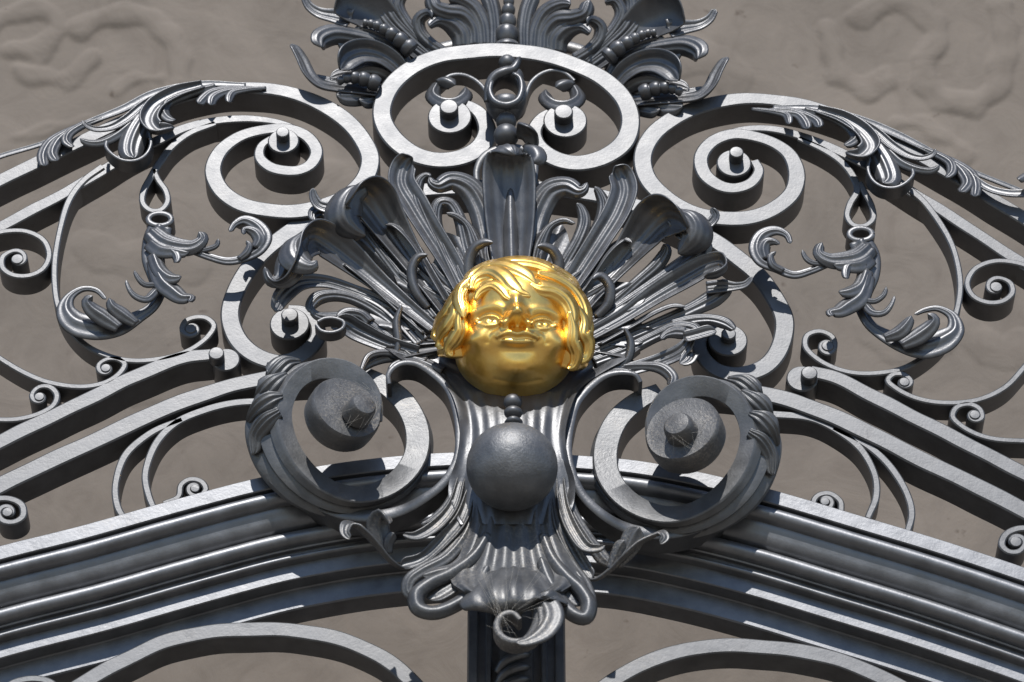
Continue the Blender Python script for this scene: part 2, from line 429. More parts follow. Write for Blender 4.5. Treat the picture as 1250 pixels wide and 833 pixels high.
# ---- shoulder scrolls
sl = scroll('shoulder_scroll', [(-30, 234, 20), (0, 220, 20), (30, 205, 20), (80, 181, 20), (150, 148, 20), (210, 122, 19), (250, 111, 19), (290, 107, 19), (335, 109, 20), (380, 121, 22), (415, 141, 24), (440, 166, 24), (452, 191, 24), (447, 214, 24),
    (428, 235, 24), (400, 249, 24), (365, 257, 23), (330, 257, 23), (295, 249, 23), (269, 231, 22), (260, 208, 22), (268, 185, 20), (288, 169, 18), (318, 159, 17), (350, 157, 17), (375, 167, 17), (386, 184, 17), (380, 199, 17), (366, 207, 17), (348, 208, 17), (329, 203, 16), (317, 191, 14), (319, 178, 12), (332, 168, 10)], d=40, cham=1.8)
boss_eye(sl, 346, 172, 20, 345, 161, 8.5, pr=16)
sr = scroll('shoulder_scroll', [(1290, 290, 20), (1250, 266, 20), (1195, 232, 20), (1150, 205, 20), (1110, 183, 20), (1065, 159, 20), (1020, 139, 19), (980, 127, 19), (940, 121, 19), (900, 121, 20), (864, 127, 22), (826, 142, 24), (797, 164, 24), (785, 190, 24),
    (790, 217, 24), (812, 241, 24), (843, 258, 24), (880, 266, 23), (914, 265, 23), (946, 254, 23), (967, 235, 22), (973, 212, 22), (966, 191, 20), (948, 176, 18), (922, 166, 17), (892, 164, 18), (868, 174, 19), (856, 192, 19), (860, 212, 19), (878, 226, 18), (898, 229, 17), (917, 222, 16), (926, 208, 14), (921, 196, 12)], d=40, cham=1.8)
boss_eye(sr, 896, 199, 22, 899, 185.5, 9, pr=18)
# ---- branch bars
scroll('branch_bar', [(-30, 294, 17), (0, 277, 17), (60, 245, 17), (110, 217, 16), (150, 193, 16), (190, 172, 15), (225, 156, 14), (262, 147, 13), (300, 145, 12), (340, 149, 10), (366, 158, 7)], d=38, yd=2)
scroll('branch_bar', [(1290, 348, 17), (1250, 322, 17), (1200, 290, 17), (1166, 267, 17), (1125, 241, 16), (1090, 219, 16), (1050, 197, 15), (1010, 178, 14), (980, 166, 13), (948, 158, 12), (910, 157, 10), (878, 164, 7)], d=38, yd=2)
scroll('drop_loop', [(262, 150, 9), (232, 162, 10), (208, 180, 10), (195, 198, 10), (184, 216, 9), (175, 233, 9), (174, 247, 8), (183, 256, 8), (196, 256, 8), (204, 246, 8), (202, 233, 8), (193, 219, 8), (188, 206, 7)], d=34, yd=2)
scroll('drop_loop', [(975, 168, 9), (1005, 182, 10), (1028, 198, 10), (1042, 216, 10), (1047, 232, 9), (1038, 249, 9), (1034, 264, 8), (1041, 274, 8), (1055, 275, 8), (1066, 266, 8), (1064, 250, 8), (1056, 235, 8), (1050, 222, 7)], d=34, yd=2)
# ---- big thin scrolls
scroll('branch_scroll', [(125, 203, 10), (102, 220, 9), (85, 243, 9), (73, 280, 8), (67, 320, 8), (67, 350, 8), (71, 373, 8), (83, 399, 8), (105, 421, 8), (135, 435, 8), (168, 440, 8), (205, 436, 8), (235, 425, 8), (255, 409, 8), (261, 397, 8), (252, 388, 8), (238, 387, 8), (226, 392, 8), (223, 403, 8), (231, 409, 7)],
    d=34, eyes=[(233, 401, 8.5, 3, 28)])
scroll('branch_scroll', [(1108, 229, 10), (1128, 246, 9), (1149, 274, 9), (1165, 307, 8), (1172, 345, 8), (1168, 379, 8), (1155, 409, 8), (1132, 432, 8), (1099, 450, 8), (1058, 456, 8), (1025, 451, 8), (998, 438, 8), (983, 422, 8), (985, 409, 8), (1001, 404, 8), (1016, 411, 8), (1019, 422, 7), (1013, 431, 7)],
    d=34, eyes=[(1010.5, 422, 9.5, 3, 28)])
scroll('branch_scroll', [(-30, 415, 8), (0, 437, 8), (30, 455, 8), (62, 467, 8), (100, 472, 8), (130, 466, 8), (147, 454, 8), (152, 444, 8), (144, 438, 8), (131, 438, 7), (121, 444, 7)], d=34, eyes=[(129, 449, 7.5, 3, 26)])
scroll('branch_scroll', [(1285, 405, 8), (1250, 449, 8), (1226, 473, 8), (1193, 488, 8), (1149, 491, 8), (1116, 485, 8), (1093, 473, 8), (1084, 464, 8), (1090, 457, 8), (1103, 457, 8), (1112, 465, 7)], d=34, eyes=[(1104, 466, 8, 3, 26)])
scroll('branch_scroll', [(-25, 509, 8), (0, 512, 8), (25, 511, 8), (50, 504, 8), (66, 493, 8), (69, 481, 8), (61, 472, 8), (48, 472, 7), (40, 479, 7)], d=34, eyes=[(48, 484, 7.5, 3, 26)])
scroll('branch_scroll', [(1280, 538, 8), (1250, 538, 8), (1216, 536, 8), (1193, 530, 8), (1173, 519, 8), (1163, 508, 8), (1168, 497, 8), (1183, 493, 8), (1196, 499, 8), (1199, 509, 7)], d=34, eyes=[(1190, 506, 8, 3, 26)])
# ---- side scrolls at the frame edge
scroll('side_scroll', [(-40, 300, 8), (-15, 288, 8), (8, 282, 8), (34, 283, 8), (54, 294, 8), (60, 311, 8), (53, 327, 8), (36, 336, 8), (15, 335, 8), (3, 326, 8), (3, 314, 8), (13, 307, 7)], d=36, eyes=[(21, 316, 9.5, 3, 28)])
scroll('side_scroll', [(1290, 345, 8), (1262, 328, 8), (1238, 320, 8), (1211, 319, 8), (1189, 329, 8), (1181, 346, 8), (1188, 361, 8), (1206, 369, 8), (1225, 367, 8), (1236, 357, 8), (1234, 346, 8), (1224, 340, 7)], d=36, eyes=[(1216, 350, 9.5, 3, 28)])
scroll('side_scroll', [(-60, 640, 9), (-35, 618, 9), (-8, 609, 9), (13, 609, 9), (27, 617, 9), (28, 630, 9), (17, 637, 8), (3, 635, 8), (-2, 626, 7)], d=34, eyes=[(9, 625, 8, 3, 26)])
scroll('side_scroll', [(1310, 680, 9), (1290, 660, 9), (1265, 647, 9), (1243, 645, 9), (1227, 653, 9), (1223, 665, 9), (1231, 673, 8), (1244, 673, 8), (1251, 664, 7)], d=34, eyes=[(1240, 661, 9, 3, 26)])
# ---- straight rails
def roll_end(parent, x, y, r, kx, ky, kr, yd):
    MB().disc(x, y, yd, r, 40, dome=0).build('rolled_end', IRON, parent, sharp=24)
    MB().disc(kx, ky, yd - 14, kr, 16, dome=0.2).build('knob', IRON, parent, sharp=24)
g1 = scroll('rail', [(-40, 559, 21), (0, 539, 21), (84, 498, 21), (168, 458, 21), (225, 436, 20), (258, 432, 18)], d=44, cham=2)
roll_end(g1, 276, 439, 17, 264, 431, 9.5, -2)
g2 = scroll('rail', [(1290, 597, 21), (1250, 577, 21), (1200, 552, 21), (1132, 517, 21), (1065, 483, 21), (1020, 461, 20), (990, 453, 18)], d=44, cham=2)
roll_end(g2, 979, 462, 19, 988, 455, 10, -2)
scroll('rail', [(-40, 609, 24), (0, 592, 24), (60, 563, 24), (134, 529, 24), (200, 499, 24), (250, 480, 23), (292, 468, 22), (340, 459, 22), (390, 454, 22)], d=44, cham=2)
scroll('rail', [(1300, 647, 24), (1250, 622, 24), (1200, 597, 24), (1132, 564, 24), (1065, 530, 24), (998, 500, 24), (950, 484, 23), (905, 475, 22), (860, 470, 22)], d=44, cham=2)
# ---- bowed bars between rail and arch
scroll('bowed_bar', [(330, 489, 11), (289, 491, 11), (249, 501, 11), (215, 516, 11), (189, 544, 10), (177, 578, 9), (182, 606, 9), (190, 625, 8)], d=34, yd=4)
scroll('bowed_bar', [(222, 512, 9), (181, 530, 10), (153, 556, 10), (141, 591, 9), (144, 618, 9), (152, 634, 8)], d=34, yd=4)
scroll('bowed_bar', [(905, 506, 11), (951, 506, 11), (991, 511, 11), (1025, 526, 11), (1052, 550, 10), (1068, 580, 9), (1069, 608, 9), (1060, 632, 8)], d=34, yd=4)
scroll('bowed_bar', [(1018, 522, 9), (1058, 543, 10), (1087, 570, 10), (1107, 602, 9), (1113, 628, 9), (1106, 655, 8)], d=34, yd=4)
scroll('side_scroll', [(200, 614, 8), (218, 606, 8), (221, 592, 8), (232, 585, 8), (246, 588, 8), (251, 597, 8), (245, 604, 7)], d=30, yd=40, eyes=[(238, 596, 7, 2, 22)])
scroll('side_scroll', [(1050, 640, 8), (1028, 628, 8), (1026, 612, 8), (1013, 602, 8), (999, 604, 8), (993, 612, 8), (998, 620, 7)], d=30, yd=40, eyes=[(1007, 612, 7, 2, 22)])

# ================================================================== ARCH
arch_line = [(-80, 688), (0, 666), (100, 641), (200, 613), (310, 584), (380, 570), (440, 561), (527, 553), (625, 550.5), (700, 555), (780, 562), (860, 577), (945, 598), (1050, 629), (1150, 659), (1250, 692), (1330, 720)]
ARCH_YD = -22
def arc(cx, cy, r, a0, a1, n=8):
    return [(cx + r * math.sin(R(a0 + (a1 - a0) * i / n)), cy - r * math.cos(R(a0 + (a1 - a0) * i / n))) for i in range(n + 1)]
prof = [(0, 110), (0, 1.5), (1.5, 0), (22, 0), (23.5, 1.5), (23.5, 11), (27, 11)]
prof += arc(38, 8, 11, -85, 90, 10)                       # upper roll
prof += [(50, 12), (54, 12)]
prof += [(54 + 27 * math.sin(R(a)), 14 + 17 * (1 - math.cos(R(a)))) for a in range(10, 91, 16)]   # cove
prof += [(84, 32)]
prof += arc(96, 27, 10.5, -80, 90, 10)                    # lower roll
prof += [(107, 31), (109, 30), (111, 31), (111, 38), (117, 38)]
prof += arc(121, 36, 4, -80, 90, 6)
prof += [(126, 46), (148, 46), (149.5, 47.5), (149.5, 70), (151, 72), (180, 72), (182, 74), (182, 110)]
PS = 0.84
a = resample(arch_line, 8)
C = np.array([P(x, y, ARCH_YD) for x, y in a])
T = np.gradient(C, axis=0); T[:, 1] = 0; T = nrm(T)
A = np.stack([T[:, 2], 0 * T[:, 0], -T[:, 0]], -1)
sec = np.tile(np.array(prof)[None] * PS * U, (len(C), 1, 1))
mb = MB(); mb.sweep(C, A, np.tile([0, 1.0, 0], (len(C), 1)), sec)
mb.build('arch_moulding', IRON_MOULD, gate, sharp=30)

# ---- scrolls under the arch
scroll('lower_scroll', [(60, 862, 20), (100, 834, 20), (151, 806, 20), (202, 783, 20), (252, 772, 20), (300, 768, 20), (353, 769, 20), (403, 777, 20), (443, 790, 20), (484, 814, 20), (520, 850, 20)], d=38, yd=28)
scroll('lower_scroll', [(700, 870, 20), (738, 838, 20), (780, 812, 20), (830, 795, 20), (880, 788, 20), (940, 790, 20), (1000, 799, 20), (1050, 815, 20), (1100, 838, 20), (1140, 862, 20)], d=38, yd=28)
scroll('lower_scroll', [(0, 850, 9), (14, 834, 9), (38, 828, 9), (60, 832, 9), (74, 845, 9)], d=34, yd=28)

# ---- pilaster under the arch
pl = MB()
def box(b, x0, x1, ya, yb, z0, z1):
    v = [(x, y, z) for x in (x0, x1) for y in (ya, yb) for z in (z0, z1)]
    b.add(v, [(0, 1, 3, 2), (4, 6, 7, 5), (0, 4, 5, 1), (2, 3, 7, 6), (0, 2, 6, 4), (1, 5, 7, 3)])
zb = P(630, 900, 40)[2]; zt = P(630, 700, 40)[2]
# fluted shaft: one profile across, pulled down
ux = np.array([-57, -55, -46, -44, -36, -34, -30, -28, -20, -18, 18, 20, 28, 30, 34, 36, 44, 46, 55, 57]) + 5
uy = np.array([34, 30, 30, 35, 35, 30, 30, 38, 38, 33, 33, 38, 38, 30, 30, 35, 35, 30, 30, 34])
V = []; F = []
for z in (zb - 0.5, zt):
    for x, y in zip(ux, uy): V.append((x * U, y * U, z))
    V.append((62 * U, 80 * U, z)); V.append((-52 * U, 80 * U, z))
k = len(ux) + 2
for j in range(k): F.append((j, (j + 1) % k, k + (j + 1) % k, k + j))
F.append(tuple(range(k))); F.append(tuple(range(k, 2 * k)))
pl.add(V, F)
pil = pl.build('pilaster', IRON_MOULD, gate, sharp=20)
for s in range(4):
    y0 = 800 + s * 15
    MB().leaf([(606, y0 + 22, 30, 9), (614, y0 + 8, 22, 9), (628, y0, 20, 9), (642, y0 - 3, 24, 8), (648, y0 - 2, 30, 5)], cup=-0.5, t=3).build('husk', IRON_LEAF, pil)

# ================================================================== VOLUTES
def volute(pts, name='volute'):
    """rows x, y, w, yd, exX, exY : a band that comes forward as it coils, with a moulded outer side"""
    rows = [[p[0], p[1], p[3], p[2], p[4], p[5]] for p in pts]
    a = resample(rows, 3.0)
    C = np.array([P(r[0], r[1], r[2]) for r in a])
    T = np.gradient(C, axis=0); T[:, 1] = 0; T = nrm(T)
    A = np.stack([-T[:, 2], 0 * T[:, 0], T[:, 0]], -1)
    n = len(a)
    B = np.stack([a[:, 4], a[:, 5], np.zeros(n)], -1); dd = np.linalg.norm(B, axis=1); B = B / dd[:, None]
    return a, C, A, B, dd

def volute_mesh(pts, sgn):
    a, C, A, B, dd = volute(pts)
    h = a[:, 3] / 2
    n = len(a)
    so = sgn           # which side of the centreline is the outside
    # outer side: beads and grooves from front to back
    outer = [(0.0, -0.7), (0.03, 0.0), (0.07, 0.0), (0.2, 0.4), (0.24, -2.2), (0.28, -2.4), (0.33, 0.6), (0.42, 2.0), (0.51, 0.6), (0.55, -2.4), (0.6, -2.4), (0.64, 0), (0.74, 1.2), (0.84, 0.6), (0.88, -1.5), (0.93, -1.0), (1.0, -2.0)]
    inner = [(1.0, 1.5), (0.97, 0), (0.06, 0.0), (0.03, 0.0), (0.0, 1.2)]
    sec = []
    for u, off in outer: sec.append(np.stack([so * (h + off * 2.4), u * dd], -1))
    tl = np.clip((np.arange(n) / n - 0.15) / 0.3, 0, 1) * 0.42      # the face dishes inward as it comes forward
    for u, off in inner: sec.append(np.stack([so * (-h + off), u * dd + (2 * h * tl if u < 0.5 else 0)], -1))
    sec = np.stack(sec, 1) * U
    b = MB(); b.sweep(C, A, B, sec)
    return b
VL = [(442, 455, 22, -28, 0, 42), (470, 470, 26, -30, 0, 44), (494, 491, 28, -32, 0, 46), (509, 522, 29, -34, -2, 46), (508, 553, 29, -38, -6, 46), (492, 579, 29, -44, -14, 44), (466, 596, 29, -50, -22, 42),
      (434, 600, 30, -56, -30, 40), (402, 588, 30, -62, -38, 38), (374, 562, 30, -68, -42, 36), (357, 530, 29, -72, -44, 34), (353, 496, 28, -76, -44, 32), (366, 466, 27, -80, -40, 30), (390, 449, 26, -82, -32, 30),
      (416, 448, 24, -84, -24, 30), (440, 461, 22, -86, -16, 30), (455, 483, 20, -86, -10, 30), (456, 508, 16, -84, -6, 28)]
VR = [(806, 476, 22, -28, 0, 42), (780, 488, 26, -30, 0, 44), (754, 511, 28, -32, 0, 46), (740, 543, 29, -34, 2, 46), (741, 575, 29, -38, 6, 46), (758, 602, 29, -44, 14, 44), (786, 620, 29, -50, 22, 42),
      (818, 625, 30, -56, 28, 40), (852, 614, 30, -62, 34, 38), (882, 590, 30, -68, 36, 36), (902, 558, 29, -72, 36, 34), (908, 523, 28, -76, 36, 32), (896, 491, 27, -80, 32, 30), (870, 472, 26, -82, 28, 30),
      (842, 469, 24, -84, 22, 30), (816, 482, 22, -86, 16, 30), (800, 505, 20, -86, 10, 30), (799, 530, 16, -84, 6, 28)]
def make_volute(pts, sgn, disc, nub, ax, lumps):
    o = volute_mesh(pts, sgn).build('volute', IRON_DUSTY, gate, sharp=32)
    x, y, yd, r = disc
    MB().lathe(P(x, y, yd), ax, [(r * 0.9, -34), (r * 0.98, -28), (r * 0.96, -22), (r * 1.0, -20), (r, -6), (r * 0.985, -2), (r * 0.94, 0.5), (r * 0.8, 0), (r * 0.55, 1.0), (0.5, 1.5)], 48).build('volute_eye', IRON_CRUST, o, sharp=30)
    x, y, yd, r = nub
    MB().lathe(P(x, y, yd), ax, [(r * 1.12, -24), (r * 1.06, -14), (r, -6), (r * 0.93, -2), (r * 0.8, 0.3), (r * 0.4, 1.4), (0.5, 1.8)], 32).build('knob', IRON_CRUST, o, sharp=30)
    for lp in lumps:
        lp = [(x, y, d_ - 4, w_ * 1.3) for x, y, d_, w_ in lp]
        MB().leaf(lp, t=7, cup=-0.6, ribs=4, rib=0.13, m=21).build('leaf_knuckle', IRON_DUSTY, o)
    return o
lumpL = [[(367, 440, -62, 8), (352, 440, -70, 20), (340, 450, -72, 22), (330, 462, -66, 18), (324, 470, -50, 8)],
         [(350, 455, -70, 8), (336, 462, -76, 22), (322, 475, -72, 26), (314, 486, -60, 18), (310, 494, -44, 8)],
         [(345, 482, -74, 10), (330, 484, -78, 24), (314, 494, -72, 26), (304, 508, -56, 16), (300, 520, -40, 6)],
         [(340, 500, -76, 10), (322, 510, -72, 18), (308, 530, -58, 16), (308, 555, -48, 8)]]
lumpR = [[(888, 461, -62, 8), (903, 462, -70, 20), (916, 471, -72, 20), (926, 482, -66, 16), (932, 492, -50, 8)],
         [(905, 476, -70, 8), (920, 484, -76, 22), (934, 497, -72, 22), (941, 510, -60, 16), (944, 520, -44, 8)],
         [(915, 503, -74, 10), (930, 508, -78, 22), (943, 522, -72, 22), (949, 538, -56, 14), (950, 552, -40, 6)],
         [(915, 525, -74, 8), (932, 534, -72, 16), (944, 555, -60, 14), (944, 580, -50, 8)]]
vl = make_volute(VL, 1, (424, 498, -104, 44), (445, 493, -126, 16.5), (0.42, -0.88, 0.06), lumpL)
vr = make_volute(VR, -1, (832, 523, -104, 46), (826, 517, -124, 18), (-0.36, -0.9, 0.06), lumpR)

# ================================================================== CARTOUCHE (the waisted body below the mask)
cart_rows = [  # y, xL, xR, yd edge, yd centre
    (425, 470, 782, -30, -34), (440, 492, 762, -34, -38), (455, 522, 735, -34, -36), (475, 547, 708, -44, -50), (500, 558, 696, -54, -68), (530, 561, 690, -58, -78),
    (560, 557, 694, -60, -84), (590, 548, 702, -56, -84), (615, 549, 700, -56, -82), (640, 562, 690, -58, -82)]
ca = resample([(0, r[0]) + r[1:] for r in cart_rows], 4)
V = []; m_ = 41
for r in ca:
    for j in range(m_):
        s = -1 + 2 * j / (m_ - 1)
        x = r[2] + (r[3] - r[2]) * (j / (m_ - 1))
        e = s * s
        yd = r[5] * (1 - e) + r[4] * e
        yd += -14 * math.exp(-((abs(s) - 1) / 0.10) ** 2)                 # the rim curls forward
        yd += 1.6 * math.cos(s * 30 + 3 * math.sin(r[1] * .02)) * (0.15 + 0.85 * abs(s))   # chased flutes
        V.append(P(x, r[1], yd))
n_ = len(ca); nv = len(V)
V += [p + np.array([0, 12 * U, 0]) for p in V]
F = [(i * m_ + j, i * m_ + j + 1, (i + 1) * m_ + j + 1, (i + 1) * m_ + j) for i in range(n_ - 1) for j in range(m_ - 1)]
F += [tuple(q + nv for q in f[::-1]) for f in F]
bd = [j for j in range(m_)] + [i * m_ + m_ - 1 for i in range(1, n_)] + [(n_ - 1) * m_ + j for j in range(m_ - 2, -1, -1)] + [i * m_ for i in range(n_ - 2, 0, -1)]
for i in range(len(bd)):
    p, q = bd[i], bd[(i + 1) % len(bd)]; F.append((p, p + nv, q + nv, q))
b = MB(); b.add(V, F)
cart = b.build('cartouche', IRON_LEAF, gate, sharp=50)
MB().ball(625, 570, -108, 53, 48, 53, 64).build('ball_boss', IRON_BALL, gate)
b = MB().ball(626, 491, -76, 11, 10, 10); b.ball(626.5, 504, -82, 11, 10, 8); b.ball(626.5, 515, -88, 9, 9, 6)
b.build('beaded_stem', IRON, cart)
# straps that run from the cartouche round under the volutes
strapL = [(475, 468, 5, -58), (474, 456, 6, -60), (486, 444, 7, -60), (506, 443, 8, -58), (528, 455, 9, -56), (547, 474, 9, -56), (558, 504, 10, -58), (561, 534, 10, -60), (557, 562, 10, -62), (542, 588, 11, -60), (519, 607, 12, -56), (491, 622, 14, -46), (458, 629, 16, -42), (420, 626, 16, -38), (385, 613, 14, -34), (352, 594, 10, -30)]
strapR = [(782, 466, 5, -58), (776, 457, 6, -60), (762, 454, 7, -60), (742, 457, 8, -58), (722, 470, 9, -56), (704, 492, 9, -56), (696, 518, 10, -58), (693, 545, 10, -60), (697, 572, 10, -62), (710, 602, 11, -60), (735, 627, 12, -56), (763, 643, 14, -46), (795, 650, 16, -42), (830, 648, 16, -38), (868, 636, 14, -34), (904, 614, 10, -30)]
MB().bar(strapL, d=34, wob=0.2).build('strap', IRON_LEAF, cart, sharp=40)
MB().bar(strapR, d=34, wob=0.2).build('strap', IRON_LEAF, cart, sharp=40)

# ================================================================== ACANTHUS FAN
fan = MB()
# fluted shell behind the mask, from which the lobes grow
nr, na = 26, 181
V = []
for i in range(nr):
    u = i / (nr - 1)
    for j in range(na):
        th = R(-22 + 224 * j / (na - 1))
        ca_ = math.cos(th); sa_ = math.sin(th)
        rx = 60 + u * (104 + 15 * math.cos(th * 15)); ry = 40 + u * (94 + 13 * math.cos(th * 15))
        if sa_ < 0: ry *= 0.62; rx *= 0.92
        fl = (1.4 + 2.2 * u) * math.cos(th * 30) + 1.0 * math.cos(th * 75 + 2 * u)
        V.append(P(627 + rx * ca_, 412 - ry * sa_, -36 - 4 * u + fl))
nv = len(V); V += [p + np.array([0, 6 * U, 0]) for p in V]
F = [(i * na + j, i * na + j + 1, (i + 1) * na + j + 1, (i + 1) * na + j) for i in range(nr - 1) for j in range(na - 1)]
F += [tuple(q + nv for q in f[::-1]) for f in F]
bd = [j for j in range(na)] + [i * na + na - 1 for i in range(1, nr)] + [(nr - 1) * na + j for j in range(na - 2, -1, -1)] + [i * na for i in range(nr - 2, 0, -1)]
for i in range(len(bd)):
    p, q = bd[i], bd[(i + 1) % len(bd)]; F.append((p, p + nv, q + nv, q))
fan.add(V, F)
fan_o = fan.build('acanthus_fan', IRON_LEAF, gate, sharp=60)
def lobe(pts, name='lobe', parent=None, **kw):
    if parent is None:
        pts = [(p[0], p[1], min(-41 + (p[2] + 41) * (0.72 if max(q_[3] for q_ in pts) >= 34 else 0.5), -41)) + tuple(p[3:]) for p in pts]
        if name == 'lobe':
            pts[0] = tuple(pts[0][:3]) + (max(pts[0][3], 14),) + tuple(pts[0][4:]); pts[1] = tuple(pts[1][:3]) + (max(pts[1][3], 14),) + tuple(pts[1][4:])
            kw = dict(kw); mw = max(p[3] for p in pts)
            if mw < 34:
                pts = [tuple(p[:3]) + (p[3] * (1.22 if i < len(pts) * 0.65 else 1.08),) + tuple(p[4:]) for i, p in enumerate(pts)]
                kw['ribs'] = kw.get('ribs', 2) + 1; kw['rib'] = 0.075; kw.setdefault('t', 2.6)
            else:
                kw['ribs'] = 5; kw['rib'] = 0.026
            kw['m'] = 23
    return MB().leaf(pts, **kw).build(name, IRON_LEAF, parent or fan_o)
# centre tongue that rolls forward at the top, with its rib
lobe([(624, 345, -36, 36), (623, 300, -42, 52), (622, 250, -54, 62), (621, 212, -66, 62), (621, 190, -80, 54), (622, 180, -94, 44), (625, 182, -104, 32), (628, 190, -106, 20)], cup=0.55, ribs=0, m=17, t=4)
lobe([(625, 330, -60, 13), (624, 290, -66, 14), (623, 250, -70, 14), (623, 232, -70, 12), (623, 228, -67, 8)], name='rib', cup=-0.9, t=6)
# left lobes
FL = [
 ([(606, 335, -38, 20), (598, 290, -44, 26), (589, 252, -52, 28), (573, 227, -62, 26), (552, 219, -70, 20), (535, 226, -76, 13), (526, 222, -78, 9), (524, 216, -77, 5)], dict(cup=-0.35, ribs=2, rib=.07)),
 ([(580, 335, -38, 13), (570, 300, -46, 13), (560, 262, -56, 11), (549, 246, -62, 11), (537, 246, -64, 11), (532, 262, -60, 12), (539, 292, -52, 13), (556, 330, -44, 14), (568, 355, -38, 13)], dict(cup=-0.5)),
 ([(590, 335, -44, 7), (580, 296, -54, 7), (570, 273, -60, 7), (556, 262, -64, 6), (545, 260, -66, 3)], dict(cup=-0.6)),
 ([(571, 365, -36, 18), (551, 325, -44, 22), (526, 285, -54, 24), (505, 250, -62, 27), (490, 222, -68, 26), (494, 203, -74, 24), (500, 195, -84, 20), (503, 193, -92, 12)], dict(cup=0.5, ribs=2, rib=.10)),
 ([(562, 355, -40, 10), (541, 310, -50, 12), (520, 266, -60, 12), (509, 236, -68, 12), (512, 219, -72, 10), (520, 213, -74, 7), (526, 215, -75, 3)], dict(cup=-0.6)),
 ([(548, 370, -36, 14), (528, 336, -46, 15), (509, 303, -56, 16), (491, 282, -62, 16), (478, 274, -66, 12), (470, 274, -68, 4)], dict(cup=0.2, roll0=-50)),
 # large horn of the upper left
 ([(550, 385, -30, 20), (521, 345, -34, 26), (492, 305, -40, 36), (468, 270, -52, 50), (452, 246, -70, 58), (440, 236, -92, 54), (428, 240, -108, 42), (424, 250, -112, 30)], dict(cup=0.62, m=17)),
 ([(432, 262, -96, 24), (414, 256, -92, 20), (400, 254, -88, 14), (389, 250, -88, 11), (383, 240, -92, 9), (382, 230, -98, 4)], dict(cup=0.3)),
 ([(538, 392, -30, 14), (505, 352, -38, 18), (465, 305, -50, 22), (430, 275, -60, 24), (408, 262, -66, 22), (392, 257, -70, 18), (384, 262, -78, 12), (385, 270, -82, 6)], dict(cup=-0.45, ribs=2, rib=.08)),
 ([(530, 388, -34, 9), (496, 345, -42, 11), (462, 302, -54, 11), (442, 276, -62, 11), (435, 268, -64, 8)], dict(cup=-0.6)),
 # lower horn
 ([(530, 402, -26, 14), (490, 370, -30, 20), (455, 342, -38, 28), (425, 318, -50, 40), (398, 298, -68, 46), (382, 290, -88, 42), (370, 298, -102, 36), (366, 312, -106, 30), (360, 328, -104, 24), (350, 342, -98, 18), (338, 346, -92, 12), (329, 340, -90, 8), (325, 330, -92, 4)], dict(cup=0.55, m=17)),
 ([(520, 408, -26, 12), (480, 372, -36, 15), (450, 344, -46, 16), (430, 328, -54, 15), (420, 322, -58, 10), (415, 325, -60, 4)], dict(cup=0.2, roll0=-50)),
 # lower left lobes
 ([(515, 418, -24, 8), (470, 372, -34, 10), (430, 354, -42, 12), (395, 344, -52, 14), (365, 346, -62, 18), (345, 362, -66, 20), (336, 380, -64, 10)], dict(cup=0.3)),
 ([(512, 420, -26, 9), (465, 380, -40, 11), (430, 362, -50, 12), (405, 358, -58, 13), (388, 362, -64, 14), (380, 374, -66, 10), (386, 380, -68, 6)], dict(cup=-0.5)),
 ([(510, 432, -26, 10), (470, 420, -34, 16), (435, 404, -44, 20), (420, 395, -52, 18), (405, 400, -62, 12)], dict(cup=0.5, roll0=20)),
 ([(505, 436, -24, 8), (478, 415, -36, 10), (445, 392, -48, 11), (420, 386, -58, 12), (400, 386, -66, 12), (388, 384, -70, 10), (380, 378, -72, 6)], dict(cup=-0.4, ribs=2, rib=.1)),
 ([(452, 392, -54, 6), (440, 382, -60, 12), (424, 380, -64, 14), (412, 386, -66, 8)], dict(cup=-0.7)),
]
FL += [
 ([(446, 226, -98, 16), (430, 232, -106, 34), (420, 248, -106, 44), (420, 266, -100, 44), (432, 280, -88, 30), (446, 288, -76, 12)], dict(cup=-0.75, m=15)),
 ([(372, 284, -100, 14), (362, 294, -110, 30), (362, 306, -116, 40), (370, 316, -118, 34), (380, 321, -116, 20), (387, 318, -114, 8)], dict(cup=-0.6, ribs=3, rib=.10, m=15)),
 ([(356, 298, -108, 18), (350, 316, -110, 22), (346, 332, -106, 20), (338, 341, -102, 14), (329, 341, -100, 10), (324, 332, -102, 7), (323, 326, -104, 3)], dict(cup=-0.6)),
]
for p, kw in FL: lobe(p, **kw)
# small dark ring cup among the lower left lobes
MB().bar([(386, 396, 4), (392, 403, 4), (406, 405, 4), (418, 400, 4), (420, 393, 4), (410, 388, 4), (396, 388, 4), (388, 392, 4)], d=18, yd=-76, wob=0).build('lobe', IRON_LEAF, fan_o, sharp=40)
